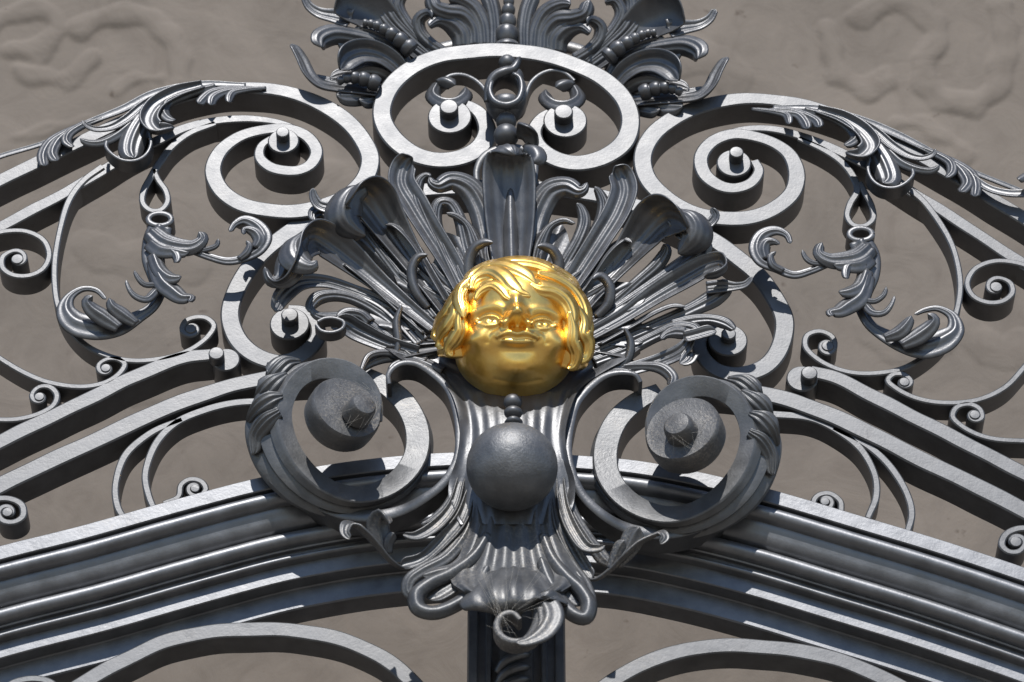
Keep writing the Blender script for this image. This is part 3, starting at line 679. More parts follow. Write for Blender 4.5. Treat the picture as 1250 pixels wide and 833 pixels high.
# right lobes
FR = [
 ([(638, 335, -38, 20), (646, 290, -44, 26), (657, 252, -52, 28), (671, 231, -62, 26), (690, 226, -70, 20), (706, 233, -76, 13), (714, 230, -78, 9), (717, 223, -77, 5)], dict(cup=-0.35, ribs=2, rib=.07)),
 ([(652, 330, -44, 7), (660, 296, -54, 7), (672, 275, -60, 7), (688, 268, -64, 6), (702, 273, -66, 3)], dict(cup=-0.6)),
 ([(672, 350, -38, 11), (690, 318, -46, 12), (706, 290, -56, 12), (713, 268, -62, 12), (709, 253, -66, 9), (704, 248, -68, 4)], dict(cup=-0.5)),
 ([(688, 350, -40, 11), (712, 305, -50, 12), (732, 270, -60, 12), (737, 248, -66, 12), (731, 233, -70, 9), (726, 228, -72, 4)], dict(cup=-0.6)),
 ([(688, 362, -36, 18), (709, 330, -44, 22), (733, 293, -54, 24), (754, 258, -62, 26), (762, 232, -68, 26), (757, 214, -74, 24), (753, 206, -84, 20), (751, 204, -92, 12)], dict(cup=0.5, ribs=2, rib=.10)),
 ([(705, 360, -36, 14), (722, 336, -46, 15), (738, 312, -56, 16), (752, 298, -62, 16), (764, 292, -66, 12), (771, 296, -68, 4)], dict(cup=0.2, roll0=50)),
 ([(700, 388, -30, 20), (734, 348, -34, 26), (762, 318, -40, 34), (786, 290, -52, 48), (804, 270, -70, 56), (818, 262, -92, 54), (832, 268, -108, 42), (838, 278, -112, 30)], dict(cup=0.62, m=17)),
 ([(822, 284, -100, 26), (838, 279, -96, 20), (852, 277, -92, 14), (866, 273, -92, 10), (873, 263, -96, 9), (868, 254, -102, 4)], dict(cup=0.3)),
 ([(718, 392, -32, 10), (748, 368, -40, 12), (778, 342, -50, 13), (802, 320, -58, 14), (812, 304, -64, 12), (810, 298, -68, 6)], dict(cup=-0.6)),
 ([(716, 398, -30, 12), (758, 372, -38, 16), (795, 348, -48, 20), (828, 326, -58, 24), (850, 310, -64, 24), (858, 298, -70, 18), (856, 292, -76, 8)], dict(cup=-0.45, ribs=2, rib=.08)),
 ([(720, 410, -26, 12), (760, 388, -34, 16), (800, 362, -44, 22), (838, 340, -56, 26), (866, 325, -70, 24), (880, 322, -86, 20), (884, 330, -98, 18), (874, 337, -104, 16), (860, 338, -104, 10)], dict(cup=0.5)),
 ([(862, 352, -66, 14), (882, 350, -72, 12), (897, 350, -78, 9), (910, 347, -84, 7), (918, 338, -90, 4)], dict(cup=0.3)),
 ([(716, 430, -26, 12), (760, 412, -34, 14), (805, 393, -44, 14), (845, 375, -54, 16), (872, 360, -62, 20), (884, 350, -68, 16), (876, 343, -70, 8)], dict(cup=-0.3)),
 ([(730, 420, -30, 11), (770, 398, -42, 13), (802, 380, -52, 13), (822, 373, -58, 12), (836, 374, -62, 6)], dict(cup=0.2, roll0=45)),
 ([(725, 440, -24, 9), (765, 425, -34, 12), (800, 408, -46, 13), (825, 398, -56, 15), (846, 400, -64, 14), (852, 408, -70, 8)], dict(cup=-0.4, ribs=2, rib=.1)),
 ([(820, 395, -50, 8), (845, 389, -56, 10), (868, 388, -62, 12), (886, 393, -66, 12), (897, 402, -66, 6)], dict(cup=-0.4, ribs=2, rib=.1)),
 ([(735, 462, -24, 10), (775, 450, -34, 12), (808, 440, -46, 16), (832, 428, -58, 16), (841, 414, -66, 12), (836, 404, -72, 8)], dict(cup=0.3)),
 ([(836, 414, -76, 12), (852, 410, -78, 14), (866, 406, -80, 14), (874, 404, -80, 10)], dict(cup=0.6, roll0=10)),
 ([(845, 430, -60, 8), (838, 440, -64, 10), (830, 444, -66, 6)], dict(cup=0.3)),
 ([(838, 404, -70, 8), (824, 403, -74, 9), (812, 408, -78, 7), (807, 414, -80, 4)], dict(cup=-0.4)),
]
FR += [
 ([(826, 256, -100, 16), (842, 262, -108, 34), (850, 276, -106, 42), (846, 292, -98, 40), (836, 304, -84, 24), (828, 310, -76, 10)], dict(cup=-0.75, m=15)),
]
for p, kw in FR: lobe(p, **kw)
# extra chased strands that fill the root of the fan
rs = random.Random(3)
for i in range(16):
    th = R(38 + i * 104 / 15 + rs.uniform(-2, 2))
    r0, r1 = 62, rs.uniform(130, 175)
    pts = []
    for u in (0, .35, .7, 1):
        r = r0 + (r1 - r0) * u
        pts.append((627 + r * math.cos(th + .06 * math.sin(u * 3)) * 1.02, 412 - r * math.sin(th) * 0.78, -42 - 7 * u, 8 + 4 * math.sin(u * 3.1) - 5 * u * u))
    lobe(pts, name='strand', cup=-0.4, t=3, m=13, ribs=2, rib=.10)
# free hooks standing before the fan
HK = [[(571, 340, -50, 11), (572, 318, -64, 11), (579, 302, -76, 10), (590, 296, -84, 8), (602, 296, -88, 3)],
      [(524, 375, -46, 8), (509, 355, -60, 9), (503, 330, -72, 9), (510, 314, -80, 8), (522, 311, -84, 3)],
      [(484, 434, -40, 8), (486, 415, -52, 8), (484, 390, -62, 7), (490, 372, -68, 3)],
      [(682, 334, -50, 11), (681, 316, -64, 11), (674, 305, -76, 9), (664, 301, -82, 7), (656, 301, -86, 3)],
      [(727, 386, -46, 9), (742, 368, -60, 10), (743, 348, -74, 9), (734, 338, -80, 8), (724, 341, -84, 4)],
      [(752, 452, -40, 8), (766, 436, -52, 8), (769, 416, -62, 7), (762, 400, -70, 3)]]
for p in HK: lobe(p, name='hook', cup=-0.6, t=4)
# lower edge lobes that hang over the volutes
for p in ([(540, 452, -30, 10), (505, 437, -40, 12), (474, 429, -50, 11), (452, 433, -58, 9), (444, 446, -62, 7), (441, 456, -64, 4)],
          [(548, 470, -34, 8), (520, 448, -44, 9), (496, 440, -52, 9), (480, 446, -58, 7), (474, 458, -60, 4)],
          [(520, 440, -26, 10), (480, 432, -34, 12), (455, 440, -40, 14), (438, 452, -42, 10)],
          [(720, 462, -30, 10), (752, 448, -42, 12), (785, 445, -52, 14), (808, 448, -60, 18), (820, 460, -64, 18), (818, 470, -64, 12)],
          [(706, 482, -34, 8), (730, 460, -44, 9), (758, 452, -52, 9), (774, 458, -58, 7), (783, 470, -60, 4)]):
    lobe([(x, y, d_, w_ * 0.66) for x, y, d_, w_ in p], cup=-0.5, ribs=1, rib=.08)

# ================================================================== BOTTOM LEAF (under the ball)
bl = MB()
# the fluted middle apron
V = []; m_ = 45; n_ = 24
rows = resample([(0, 600, 570, 682, -74), (0, 640, 574, 680, -80), (0, 675, 562, 692, -88), (0, 698, 550, 704, -96), (0, 712, 552, 700, -108), (0, 722, 566, 686, -118)], 5)
for r in rows:
    for j in range(m_):
        s = -1 + 2 * j / (m_ - 1)
        V.append(P(r[2] + (r[3] - r[2]) * j / (m_ - 1), r[1], r[4] + 8 * s * s + 2.6 * math.cos(s * 19)))
n_ = len(rows); nv = len(V); V += [p + np.array([0, 7 * U, 0]) for p in V]
F = [(i * m_ + j, i * m_ + j + 1, (i + 1) * m_ + j + 1, (i + 1) * m_ + j) for i in range(n_ - 1) for j in range(m_ - 1)]
F += [tuple(q + nv for q in f[::-1]) for f in F]
bd = [j for j in range(m_)] + [i * m_ + m_ - 1 for i in range(1, n_)] + [(n_ - 1) * m_ + j for j in range(m_ - 2, -1, -1)] + [i * m_ for i in range(n_ - 2, 0, -1)]
for i in range(len(bd)):
    p, q = bd[i], bd[(i + 1) % len(bd)]; F.append((p, p + nv, q + nv, q))
bl.add(V, F)
bleaf = bl.build('hanging_leaf', IRON_FOOT, gate, sharp=60)
def bl_lobe(p, **kw):
    p = [(q[0], q[1], q[2] - 34 * max(0.35, 1 - abs(q[0] - 628) / 260)) + tuple(q[3:]) for q in p]
    if 'm' not in kw: kw = dict(kw, m=15, ribs=kw.get('ribs', 2), rib=kw.get('rib', 0.08)); p = [tuple(q[:3]) + (q[3] * 1.2,) + tuple(q[4:]) for q in p]
    return MB().leaf(p, **kw).build('lobe', IRON_FOOT, bleaf)
BLOBES = [
 ([(594, 640, -46, 14), (584, 674, -54, 18), (564, 702, -62, 24), (540, 720, -68, 26), (522, 730, -70, 22)], dict(cup=0.2, m=15, t=4, ribs=2, rib=.05)),
 ([(596, 650, -56, 9), (578, 676, -64, 12), (550, 696, -74, 13), (524, 708, -82, 13), (508, 722, -86, 14), (510, 738, -86, 14), (528, 744, -84, 14), (556, 735, -78, 13), (580, 716, -72, 12), (596, 690, -66, 8)], dict(cup=-0.7, m=11, t=6)),
 ([(586, 640, -46, 10), (576, 668, -52, 11), (556, 690, -60, 12), (532, 697, -66, 13), (516, 702, -68, 10)], dict(cup=-0.5)),
 ([(578, 620, -42, 9), (568, 650, -46, 12), (545, 678, -52, 13), (516, 694, -58, 13), (500, 706, -60, 12), (497, 720, -58, 10), (504, 730, -56, 6)], dict(cup=-0.4)),
 ([(575, 600, -40, 8), (563, 635, -44, 12), (540, 662, -46, 14), (515, 684, -48, 12), (490, 692, -52, 14)], dict(cup=0.5, bead=.2)),
 ([(563, 585, -40, 7), (552, 620, -46, 10), (530, 645, -54, 12), (508, 656, -60, 10), (492, 653, -64, 4)], dict(cup=0.4, bead=.3)),
 ([(560, 590, -36, 7), (545, 618, -40, 9), (525, 636, -42, 8), (514, 640, -42, 3)], dict(cup=-0.4)),
 # the leaf that swings out to the left and curls
 ([(520, 682, -42, 6), (492, 692, -50, 8), (478, 685, -60, 14), (462, 668, -70, 22), (447, 652, -78, 24), (434, 641, -84, 20), (424, 640, -90, 14), (421, 650, -92, 8), (427, 658, -92, 4)], dict(cup=0.2, roll0=-40)),
 ([(470, 672, -66, 10), (465, 655, -72, 18), (462, 640, -78, 20), (466, 632, -84, 14), (474, 640, -88, 8)], dict(cup=-0.5)),
 ([(474, 676, -66, 6), (474, 664, -72, 8), (478, 655, -76, 8), (481, 651, -78, 4)], dict(cup=-0.6)),
]
for p, kw in BLOBES: bl_lobe(p, **kw)
BR = [
 ([(660, 640, -46, 14), (668, 674, -54, 18), (680, 702, -62, 24), (696, 724, -68, 26), (708, 738, -70, 22)], dict(cup=0.2, m=15, t=4, ribs=2, rib=.05)),
 ([(662, 650, -56, 9), (674, 678, -64, 12), (692, 700, -74, 13), (710, 717, -82, 13), (719, 734, -86, 14), (714, 750, -86, 14), (700, 746, -84, 14), (682, 726, -78, 13), (668, 702, -72, 12), (660, 680, -66, 8)], dict(cup=-0.7, m=11, t=6)),
 ([(664, 640, -46, 10), (674, 672, -52, 11), (690, 696, -60, 12), (706, 710, -66, 12), (710, 722, -68, 10)], dict(cup=-0.5)),
 ([(672, 615, -42, 9), (679, 650, -46, 12), (694, 685, -52, 13), (712, 710, -58, 13), (719, 730, -60, 12), (718, 748, -58, 10), (710, 756, -56, 6)], dict(cup=-0.4)),
 ([(676, 600, -40, 8), (684, 640, -44, 12), (698, 670, -46, 14), (712, 692, -48, 12), (722, 706, -52, 10)], dict(cup=0.5, bead=.2)),
 ([(684, 585, -40, 7), (688, 620, -46, 10), (700, 650, -54, 12), (716, 670, -60, 11), (732, 670, -64, 7), (738, 666, -66, 3)], dict(cup=0.4, bead=.3)),
 ([(690, 590, -36, 7), (700, 625, -40, 9), (718, 655, -42, 10), (738, 682, -42, 12), (745, 688, -42, 6)], dict(cup=-0.4)),
 ([(705, 690, -42, 6), (724, 706, -50, 8), (742, 697, -60, 16), (760, 680, -70, 26), (778, 664, -78, 26), (796, 654, -86, 18), (808, 650, -92, 12), (812, 656, -94, 8), (806, 664, -94, 3)], dict(cup=0.15, roll0=30)),
 ([(752, 690, -68, 8), (766, 668, -76, 18), (774, 652, -82, 20), (780, 644, -86, 12)], dict(cup=-0.4, ribs=2, rib=.12)),
 ([(744, 694, -66, 6), (752, 676, -74, 10), (758, 664, -80, 10), (762, 660, -82, 5)], dict(cup=-0.6)),
]
for p, kw in BR: bl_lobe(p, **kw)
# the knuckle and curled tip at the foot
bl_lobe([(627, 692, -66, 66), (627, 704, -82, 96), (627, 718, -96, 118), (628, 734, -98, 104), (631, 746, -88, 64), (634, 752, -76, 36)], cup=-0.30, m=25, t=5, ribs=5, rib=.035)
curl = [(644, 728, -84, 16), (662, 735, -92, 24), (668, 750, -97, 28), (660, 767, -99, 25), (645, 779, -100, 15), (630, 784, -100, 6)]
bl_lobe(curl, cup=-0.3, t=4)
MB().bar([(660, 740, 8), (660, 760, 7), (650, 776, 7), (632, 783, 8), (614, 777, 8), (606, 763, 8), (612, 751, 7), (626, 748, 7), (635, 756, 5)], d=24, yd=-126, wob=1.2, cham=3).build('curled_tip', IRON_CRUST, bleaf, sharp=60)

# ================================================================== FINIAL in the heart
fin = MB()
fin.lathe(P(618, 150, -14), (0, -0.25, 1), [(6, 0), (15, 4), (20, 12), (23, 22), (22, 30), (12, 36), (2, 38)], 32)
fin.bar([(620, 128, 9), (603, 122, 9), (597, 106, 9), (603, 91, 8), (616, 86, 8), (630, 91, 9), (638, 106, 10), (634, 122, 10), (620, 128, 9)], d=34, yd=-40, wob=0.2, cham=3)
fino = fin.build('bud_finial', IRON_LEAF, gate)
MB().ball(618, 149, -26, 13).build('bead', IRON, fino)
MB().ball(618, 166, -36, 16).build('bead', IRON, fino)
MB().ball(619, 77, -20, 11).build('bead', IRON, fino)
MB().ball(628, 95, -16, 12, 12, 14).build('bead', IRON, fino)
MB().tube([(600, 100, -42, 3), (598, 112, -43, 3.6), (604, 124, -44, 4.4), (618, 129, -46, 5), (632, 123, -45, 4.6), (637, 108, -43, 4), (634, 95, -42, 3), (626, 90, -42, 2.4)]).build('bud_rim', IRON_LEAF, fino)
MB().leaf([(594, 124, -34, 5), (596, 104, -40, 7), (604, 91, -44, 9), (617, 85, -46, 10), (628, 82, -44, 8), (633, 74, -44, 6), (635, 69, -46, 3)], cup=-0.5, t=4).build('bud_leaf', IRON_LEAF, fino)
for pts, (bx, by) in (([(598, 122, 6, 9), (590, 106, 6, 9), (577, 95, 6, 9), (563, 90, 5, 9), (548, 92, 4, 10), (537, 101, 4, 10)], (548, 110)),
                      ([(640, 120, 6, 9), (648, 100, 6, 9), (661, 89, 6, 9), (676, 85, 5, 9), (691, 89, 4, 10), (701, 98, 4, 10)], (686, 113))):
    t_ = MB().bar([(p[0], p[1], 5, p[2]) for p in pts], d=22, wob=0.2).build('tendril', IRON_LEAF, fino, sharp=40)
    g = 1 if bx < 620 else -1
    MB().leaf([(bx - 14 * g, by - 10, 2, 10), (bx - 19 * g, by + 2, -2, 16), (bx - 8 * g, by + 10, -6, 20), (bx + 8 * g, by + 10, -6, 20), (bx + 19 * g, by + 2, -2, 16), (bx + 20 * g, by - 4, 2, 8)], cup=-0.7, t=6, ribs=2, rib=.12).build('tendril_curl', IRON_LEAF, t_)
    MB().leaf([(bx - 16 * g, by - 12, 0, 8), (bx - 8 * g, by - 14, -4, 14), (bx + 3 * g, by - 10, -6, 12), (bx + 8 * g, by - 6, -4, 5)], cup=-0.8, t=6).build('tendril_curl', IRON_LEAF, t_)
# collar and trumpet leaf beside the tongue
MB().bar([(583, 226, 7), (582, 206, 8), (590, 190, 9), (606, 181, 9), (626, 178, 9), (644, 184, 9), (653, 200, 8), (652, 224, 7)], d=30, yd=-10).build('collar', IRON, fino, sharp=40)
MB().leaf([(642, 186, -30, 14), (652, 178, -36, 18), (650, 165, -44, 24), (642, 156, -54, 30), (633, 152, -60, 26)], cup=0.7, t=3.5).build('trumpet_leaf', IRON_LEAF, fino)
MB().leaf([(640, 178, -60, 14), (650, 180, -66, 20), (655, 190, -68, 20), (650, 198, -66, 14)], cup=-0.7, t=4).build('trumpet_leaf', IRON_LEAF, fino)

# ================================================================== TOP CREST
crest_b = MB()
crest_b.bar([(450, 116, 12), (474, 88, 14), (510, 66, 16), (560, 52, 18), (620, 47, 20), (680, 52, 18), (730, 68, 16), (770, 96, 14), (795, 124, 12)], d=10, yd=36, cham=3, wob=0.3)
crest = crest_b.build('acanthus_crest', IRON_LEAF, gate, sharp=50)
CB = 26
def cl(p, **kw):
    kw = dict(kw); kw['m'] = 17
    if max(q[3] for q in p) < 30: kw['ribs'] = kw.get('ribs', 2) + 1; kw['rib'] = 0.075
    return lobe([(q[0], q[1], q[2] * 0.8 + CB, q[3] * 1.4) + tuple(q[4:]) for q in p], parent=crest, **kw)
def beads(lst, parent, off=-4, k_=0.8, fat=1.15):
    a_ = resample([(x, y, yd * k_ + (CB if k_ < 1 else 0) + off, r) for x, y, yd, r in lst], 0.8)
    L_ = np.concatenate([[0], np.cumsum(np.hypot(np.diff(a_[:, 0]), np.diff(a_[:, 1])))])
    ph = np.cumsum(np.concatenate([[0], np.diff(L_) / (a_[1:, 3] * 1.45)]))
    fr = ph - np.floor(ph)
    a_[:, 3] *= fat * (0.62 + 0.38 * np.sin(math.pi * np.clip(fr * 0.93 + 0.07, 0, 1) ** 0.7) ** 0.6)
    C_ = np.array([P(q[0], q[1], q[2]) for q in a_]); T_ = nrm(np.gradient(C_, axis=0))
    S_ = nrm(np.cross(T_, np.array([0, -1.0, 0]))); an = np.linspace(0, 2 * math.pi, 18, endpoint=False)
    b_ = MB(); b_.sweep(C_, S_, np.cross(S_, T_), a_[:, 3][:, None, None] * np.stack([np.cos(an), np.sin(an)], -1)[None] * U)
    b_.build('beaded_rib', IRON_LEAF, parent)
CL = [
 ([(520, 72, 0, 18), (495, 52, -8, 24), (470, 32, -18, 34), (445, 14, -34, 44), (424, 8, -54, 44), (410, 14, -68, 36)], dict(cup=0.5, m=15)),
 ([(428, 24, -50, 22), (408, 20, -48, 16), (390, 16, -46, 11), (378, 8, -48, 8), (371, -4, -52, 5)], dict(cup=0.3)),
 ([(524, 68, -6, 12), (494, 44, -16, 12), (470, 18, -26, 13), (461, -6, -34, 13), (466, -22, -40, 10)], dict(cup=-0.5)),
 ([(530, 66, -8, 10), (504, 42, -18, 11), (482, 18, -28, 12), (474, -6, -36, 12), (480, -20, -42, 9)], dict(cup=-0.5)),
 ([(536, 64, -8, 10), (514, 44, -18, 11), (495, 22, -28, 11), (487, 4, -36, 11), (494, -8, -42, 9), (505, -6, -46, 6)], dict(cup=-0.5)),
 ([(544, 62, -10, 12), (526, 50, -18, 12), (514, 36, -24, 12), (513, 24, -30, 11), (522, 18, -36, 8), (527, 22, -40, 4)], dict(cup=-0.5)),
 ([(566, 56, -12, 18), (564, 40, -20, 20), (552, 28, -28, 18), (536, 25, -34, 10), (524, 32, -38, 5)], dict(cup=-0.5, ribs=2, rib=.08)),
 ([(580, 54, -12, 16), (578, 34, -20, 18), (566, 19, -30, 18), (545, 15, -40, 16), (530, 8, -48, 14), (524, -8, -52, 12)], dict(cup=-0.45, ribs=2, rib=.08)),
 ([(592, 54, -12, 14), (589, 28, -22, 15), (578, 8, -32, 15), (560, -2, -42, 12), (548, -2, -48, 8)], dict(cup=-0.45, ribs=2, rib=.08)),
 ([(604, 54, -12, 12), (604, 28, -20, 13), (600, 4, -28, 14), (592, -16, -34, 14)], dict(cup=-0.5)),
 # leaf clump of the left shoulder
 ([(508, 96, 4, 20), (484, 76, -10, 34), (456, 60, -24, 40), (430, 54, -36, 32), (414, 54, -44, 16)], dict(cup=-0.15, ribs=4)),
 ([(494, 112, 2, 14), (466, 100, -10, 24), (434, 94, -22, 26), (404, 96, -30, 16)], dict(cup=-0.15, ribs=3)),
 ([(500, 88, -14, 14), (486, 66, -26, 16), (460, 50, -38, 16), (430, 42, -50, 17), (408, 40, -60, 19), (394, 47, -68, 18), (393, 57, -70, 12)], dict(cup=-0.5, ribs=2, rib=.08)),
 ([(500, 94, -14, 12), (486, 72, -28, 14), (462, 59, -40, 14), (440, 54, -48, 12), (428, 56, -52, 8)], dict(cup=-0.5)),
 ([(498, 78, -16, 10), (482, 52, -28, 12), (456, 38, -38, 12), (434, 34, -44, 8)], dict(cup=-0.5)),
 ([(496, 98, -14, 14), (480, 78, -30, 18), (460, 66, -42, 20), (438, 64, -54, 22), (422, 72, -64, 22), (416, 84, -68, 16)], dict(cup=0.55)),
 ([(492, 102, -12, 14), (472, 86, -26, 18), (450, 82, -34, 16), (432, 86, -38, 8)], dict(cup=-0.6)),
 ([(480, 112, -10, 16), (455, 110, -20, 20), (425, 104, -26, 18), (398, 98, -30, 14), (384, 92, -32, 6)], dict(cup=-0.2, ribs=2, rib=.1)),
 ([(470, 116, -16, 14), (440, 112, -26, 16), (412, 109, -34, 15), (390, 104, -42, 15), (376, 91, -48, 16), (368, 74, -52, 15), (361, 61, -56, 12), (356, 54, -58, 8)], dict(cup=0.4, roll0=-25)),
 ([(472, 118, -16, 14), (448, 116, -26, 16), (428, 116, -36, 18), (412, 116, -44, 14)], dict(cup=-0.4, ribs=2, rib=.2)),
 ([(472, 120, -14, 10), (456, 120, -24, 14), (440, 122, -34, 14)], dict(cup=-0.5, ribs=2, rib=.2)),
]
for p, kw in CL:
    cl(p, **kw)
    kw2 = dict(kw)
    if 'roll0' in kw2: kw2['roll0'] = -kw2['roll0']
    cl(M(p, 4, -2), **kw2)
bd1 = [(443, 28, -44, 4.5), (452, 29, -44, 5), (461, 32, -44, 6), (470, 37, -42, 7), (480, 43, -40, 8.5), (491, 51, -36, 10), (503, 62, -30, 11)]
bd2 = [(412, 100, -44, 5), (422, 96, -44, 6), (434, 95, -42, 7.5), (448, 98, -38, 9), (463, 104, -32, 10)]
beads(bd1, crest); beads(bd2, crest); beads(M(bd1, 4, -2), crest); beads(M(bd2, 4, -2), crest)
beads([(621, -10, 4, 5), (621, 6, 8, 7), (620, 22, 14, 9.5), (619, 40, 18, 13), (619, 60, 22, 16)], crest, 0, 1.0)

# ================================================================== LEAF WRAPS on the shoulder scrolls
WR = [
 ([(300, 104, -4, 5), (245, 103, -6, 8), (190, 115, -8, 9), (150, 131, -8, 9), (100, 153, -8, 7), (55, 173, -6, 6), (0, 192, -4, 6), (-40, 208, -4, 6)], dict(cup=0.2)),
 ([(235, 104, -10, 12), (190, 124, -16, 16), (162, 148, -24, 14), (142, 164, -30, 12), (122, 171, -34, 10), (106, 172, -36, 8), (97, 168, -38, 4)], dict(cup=-0.5)),
 ([(220, 106, -10, 8), (180, 126, -16, 10), (155, 146, -24, 10), (136, 156, -30, 8), (118, 159, -34, 7), (106, 154, -38, 6), (101, 147, -42, 3)], dict(cup=0.4)),
 ([(240, 104, -10, 12), (204, 117, -18, 20), (178, 142, -28, 26), (163, 168, -38, 28), (160, 184, -46, 24), (164, 192, -50, 14)], dict(cup=-0.35, ribs=3, rib=.09, m=15)),
 ([(248, 104, -10, 10), (214, 116, -18, 16), (188, 132, -28, 18), (180, 148, -36, 20), (190, 160, -42, 20), (204, 160, -44, 14), (212, 156, -44, 6)], dict(cup=0.5, bead=.3)),
 ([(262, 104, -10, 8), (226, 113, -18, 12), (203, 124, -26, 13), (200, 136, -32, 12), (208, 144, -36, 10), (214, 145, -36, 4)], dict(cup=-0.5)),
 ([(110, 148, -8, 6), (78, 161, -14, 10), (60, 174, -20, 12), (52, 188, -26, 12), (54, 203, -30, 9)], dict(cup=-0.4)),
 ([(115, 147, -8, 6), (86, 158, -14, 10), (70, 170, -20, 12), (64, 184, -26, 12), (70, 197, -30, 10)], dict(cup=-0.4)),
 ([(125, 143, -8, 6), (100, 152, -14, 9), (84, 162, -20, 10), (82, 172, -26, 10), (90, 180, -30, 5)], dict(cup=-0.4)),
 ([(310, 106, -8, 5), (280, 107, -14, 8), (258, 112, -20, 10), (247, 120, -26, 11), (243, 127, -28, 9)], dict(cup=-0.4)),
 ([(320, 107, -8, 5), (290, 108, -14, 8), (270, 112, -20, 10), (261, 120, -26, 11), (258, 128, -28, 8)], dict(cup=-0.4)),
 ([(325, 107, -8, 4), (300, 109, -14, 7), (286, 112, -18, 8), (281, 118, -24, 8), (280, 124, -26, 5)], dict(cup=-0.4)),
]
WC = [(183, 160, 4, -20), (184, 176, 4, -22), (178, 188, 4, -24), (166, 195, 4, -27), (150, 195, 4, -29), (137, 188, 4, -30), (129, 178, 4, -31), (130, 172, 4, -31)]
def wrap(f, sgn):
    o = None
    for p, kw in WR:
        kw = dict(kw)
        if len(p) != 8 or p[0][0] != 300: kw.setdefault('ribs', 2); kw.setdefault('rib', .08); kw['m'] = 15
        p = [(x + RNG.normal() * .8, y + RNG.normal() * .8, d_ * 0.45, w_ * (1.15 if w_ > 7 else 1.0)) for x, y, d_, w_ in p]
        q = MB().leaf(f(p), **kw)
        if o is None: o = q.build('acanthus_wrap', IRON_LEAF, gate)
        else: q.build('lobe', IRON_LEAF, o)
    MB().bar(f(WC), d=24, wob=0).build('lobe', IRON_LEAF, o, sharp=40)
wrap(lambda p: p, 1)
wrap(lambda p: M(p, 4, 6), -1)
MB().leaf([(1185, 214, -8, 7), (1205, 229, -10, 9), (1230, 236, -14, 10), (1262, 236, -18, 12)], cup=0.3).build('acanthus_leaf', IRON_LEAF, gate)
MB().leaf([(1275, 205, -30, 10), (1255, 213, -34, 12), (1243, 219, -38, 6)], cup=-0.5).build('acanthus_leaf', IRON_LEAF, gate)

# ================================================================== HANGING LEAF SPRAYS (from the drop loops)
SPR = [
 ([(196, 274, -42, 22), (189, 290, -36, 25), (186, 312, -32, 21), (193, 338, -26, 16), (194, 354, -24, 11), (186, 372, -24, 10), (168, 386, -26, 14), (142, 395, -30, 25), (115, 397, -34, 30), (92, 390, -36, 27), (80, 376, -36, 17), (83, 362, -34, 9), (100, 353, -32, 6), (116, 355, -30, 5), (129, 364, -30, 3)], dict(cup=-0.3, ribs=2, rib=.08, roll0=0)),
 ([(184, 280, -26, 20), (200, 291, -38, 24), (220, 297, -46, 22), (236, 298, -50, 18), (245, 291, -52, 12), (243, 281, -54, 6)], dict(cup=-0.4, ribs=3, rib=.1, m=15)),
 ([(184, 292, -26, 16), (196, 302, -38, 18), (214, 306, -46, 14), (230, 307, -48, 8)], dict(cup=-0.5)),
 ([(188, 306, -30, 8), (200, 303, -40, 8), (211, 306, -46, 8), (214, 315, -48, 7), (212, 321, -48, 4)], dict(cup=-0.5)),
 ([(187, 310, -30, 12), (195, 328, -38, 14), (208, 337, -44, 14), (221, 338, -46, 7)], dict(cup=-0.5)),
 ([(187, 316, -28, 14), (196, 340, -36, 18), (210, 354, -42, 18), (222, 361, -46, 14), (232, 363, -48, 8), (229, 369, -50, 4)], dict(cup=-0.5, ribs=2, rib=.1)),
 ([(190, 352, -26, 8), (180, 361, -34, 8), (168, 360, -40, 7), (159, 352, -44, 5), (154, 341, -46, 3)], dict(cup=-0.5)),
 ([(190, 346, -26, 6), (178, 346, -34, 6), (169, 340, -38, 5), (164, 332, -40, 3)], dict(cup=-0.5)),
 ([(146, 400, -34, 10), (126, 387, -42, 17), (112, 374, -48, 14), (106, 366, -52, 9), (112, 361, -54, 5)], dict(cup=-0.5, ribs=2, rib=.1)),
 ([(166, 394, -32, 8), (148, 382, -42, 14), (137, 371, -48, 10), (134, 365, -50, 5)], dict(cup=-0.5)),
 ([(234, 303, -36, 7), (256, 314, -36, 7), (278, 318, -36, 8), (299, 315, -38, 9), (315, 303, -42, 12), (322, 288, -44, 14), (315, 274, -44, 12), (299, 268, -44, 9), (286, 273, -44, 6), (281, 282, -44, 4)], dict(cup=-0.3)),
 ([(312, 302, -46, 10), (316, 290, -50, 12), (309, 280, -52, 10), (299, 280, -52, 6), (296, 285, -52, 3)], dict(cup=-0.5)),
 ([(240, 304, -40, 5), (254, 304, -44, 6), (263, 298, -46, 5), (266, 290, -48, 3)], dict(cup=-0.4)),
 ([(290, 316, -42, 6), (302, 308, -48, 7), (304, 298, -50, 5), (300, 294, -50, 3)], dict(cup=-0.5)),
]
def spray(f, mirrored):
    o = None
    for p, kw in SPR:
        kw = dict(kw)
        kw.setdefault('ribs', 2); kw.setdefault('rib', .085); kw['m'] = 15
        p = [(x + RNG.normal() * .9, y + RNG.normal() * .9, d_ * 0.45 - (0 if len(p) == 15 else 10), w_ * (1.25 if w_ > 6 else 1.1)) for x, y, d_, w_ in p]
        q = MB().leaf(f(p), **kw)
        if o is None: o = q.build('acanthus_spray', IRON_LEAF, gate)
        else: q.build('lobe', IRON_LEAF, o)
    x, y = f([(195, 267)])[0][:2]
    MB().bar([(x + 14 * math.cos(t), y + 7.5 * math.sin(t), 7) for t in np.linspace(0, 2 * math.pi, 17)], d=30, yd=-18, wob=0, cham=1.5).build('socket', IRON_LEAF, o, sharp=40)
spray(lambda p: p, False)
spray(lambda p: M(p, 6, -7), True)

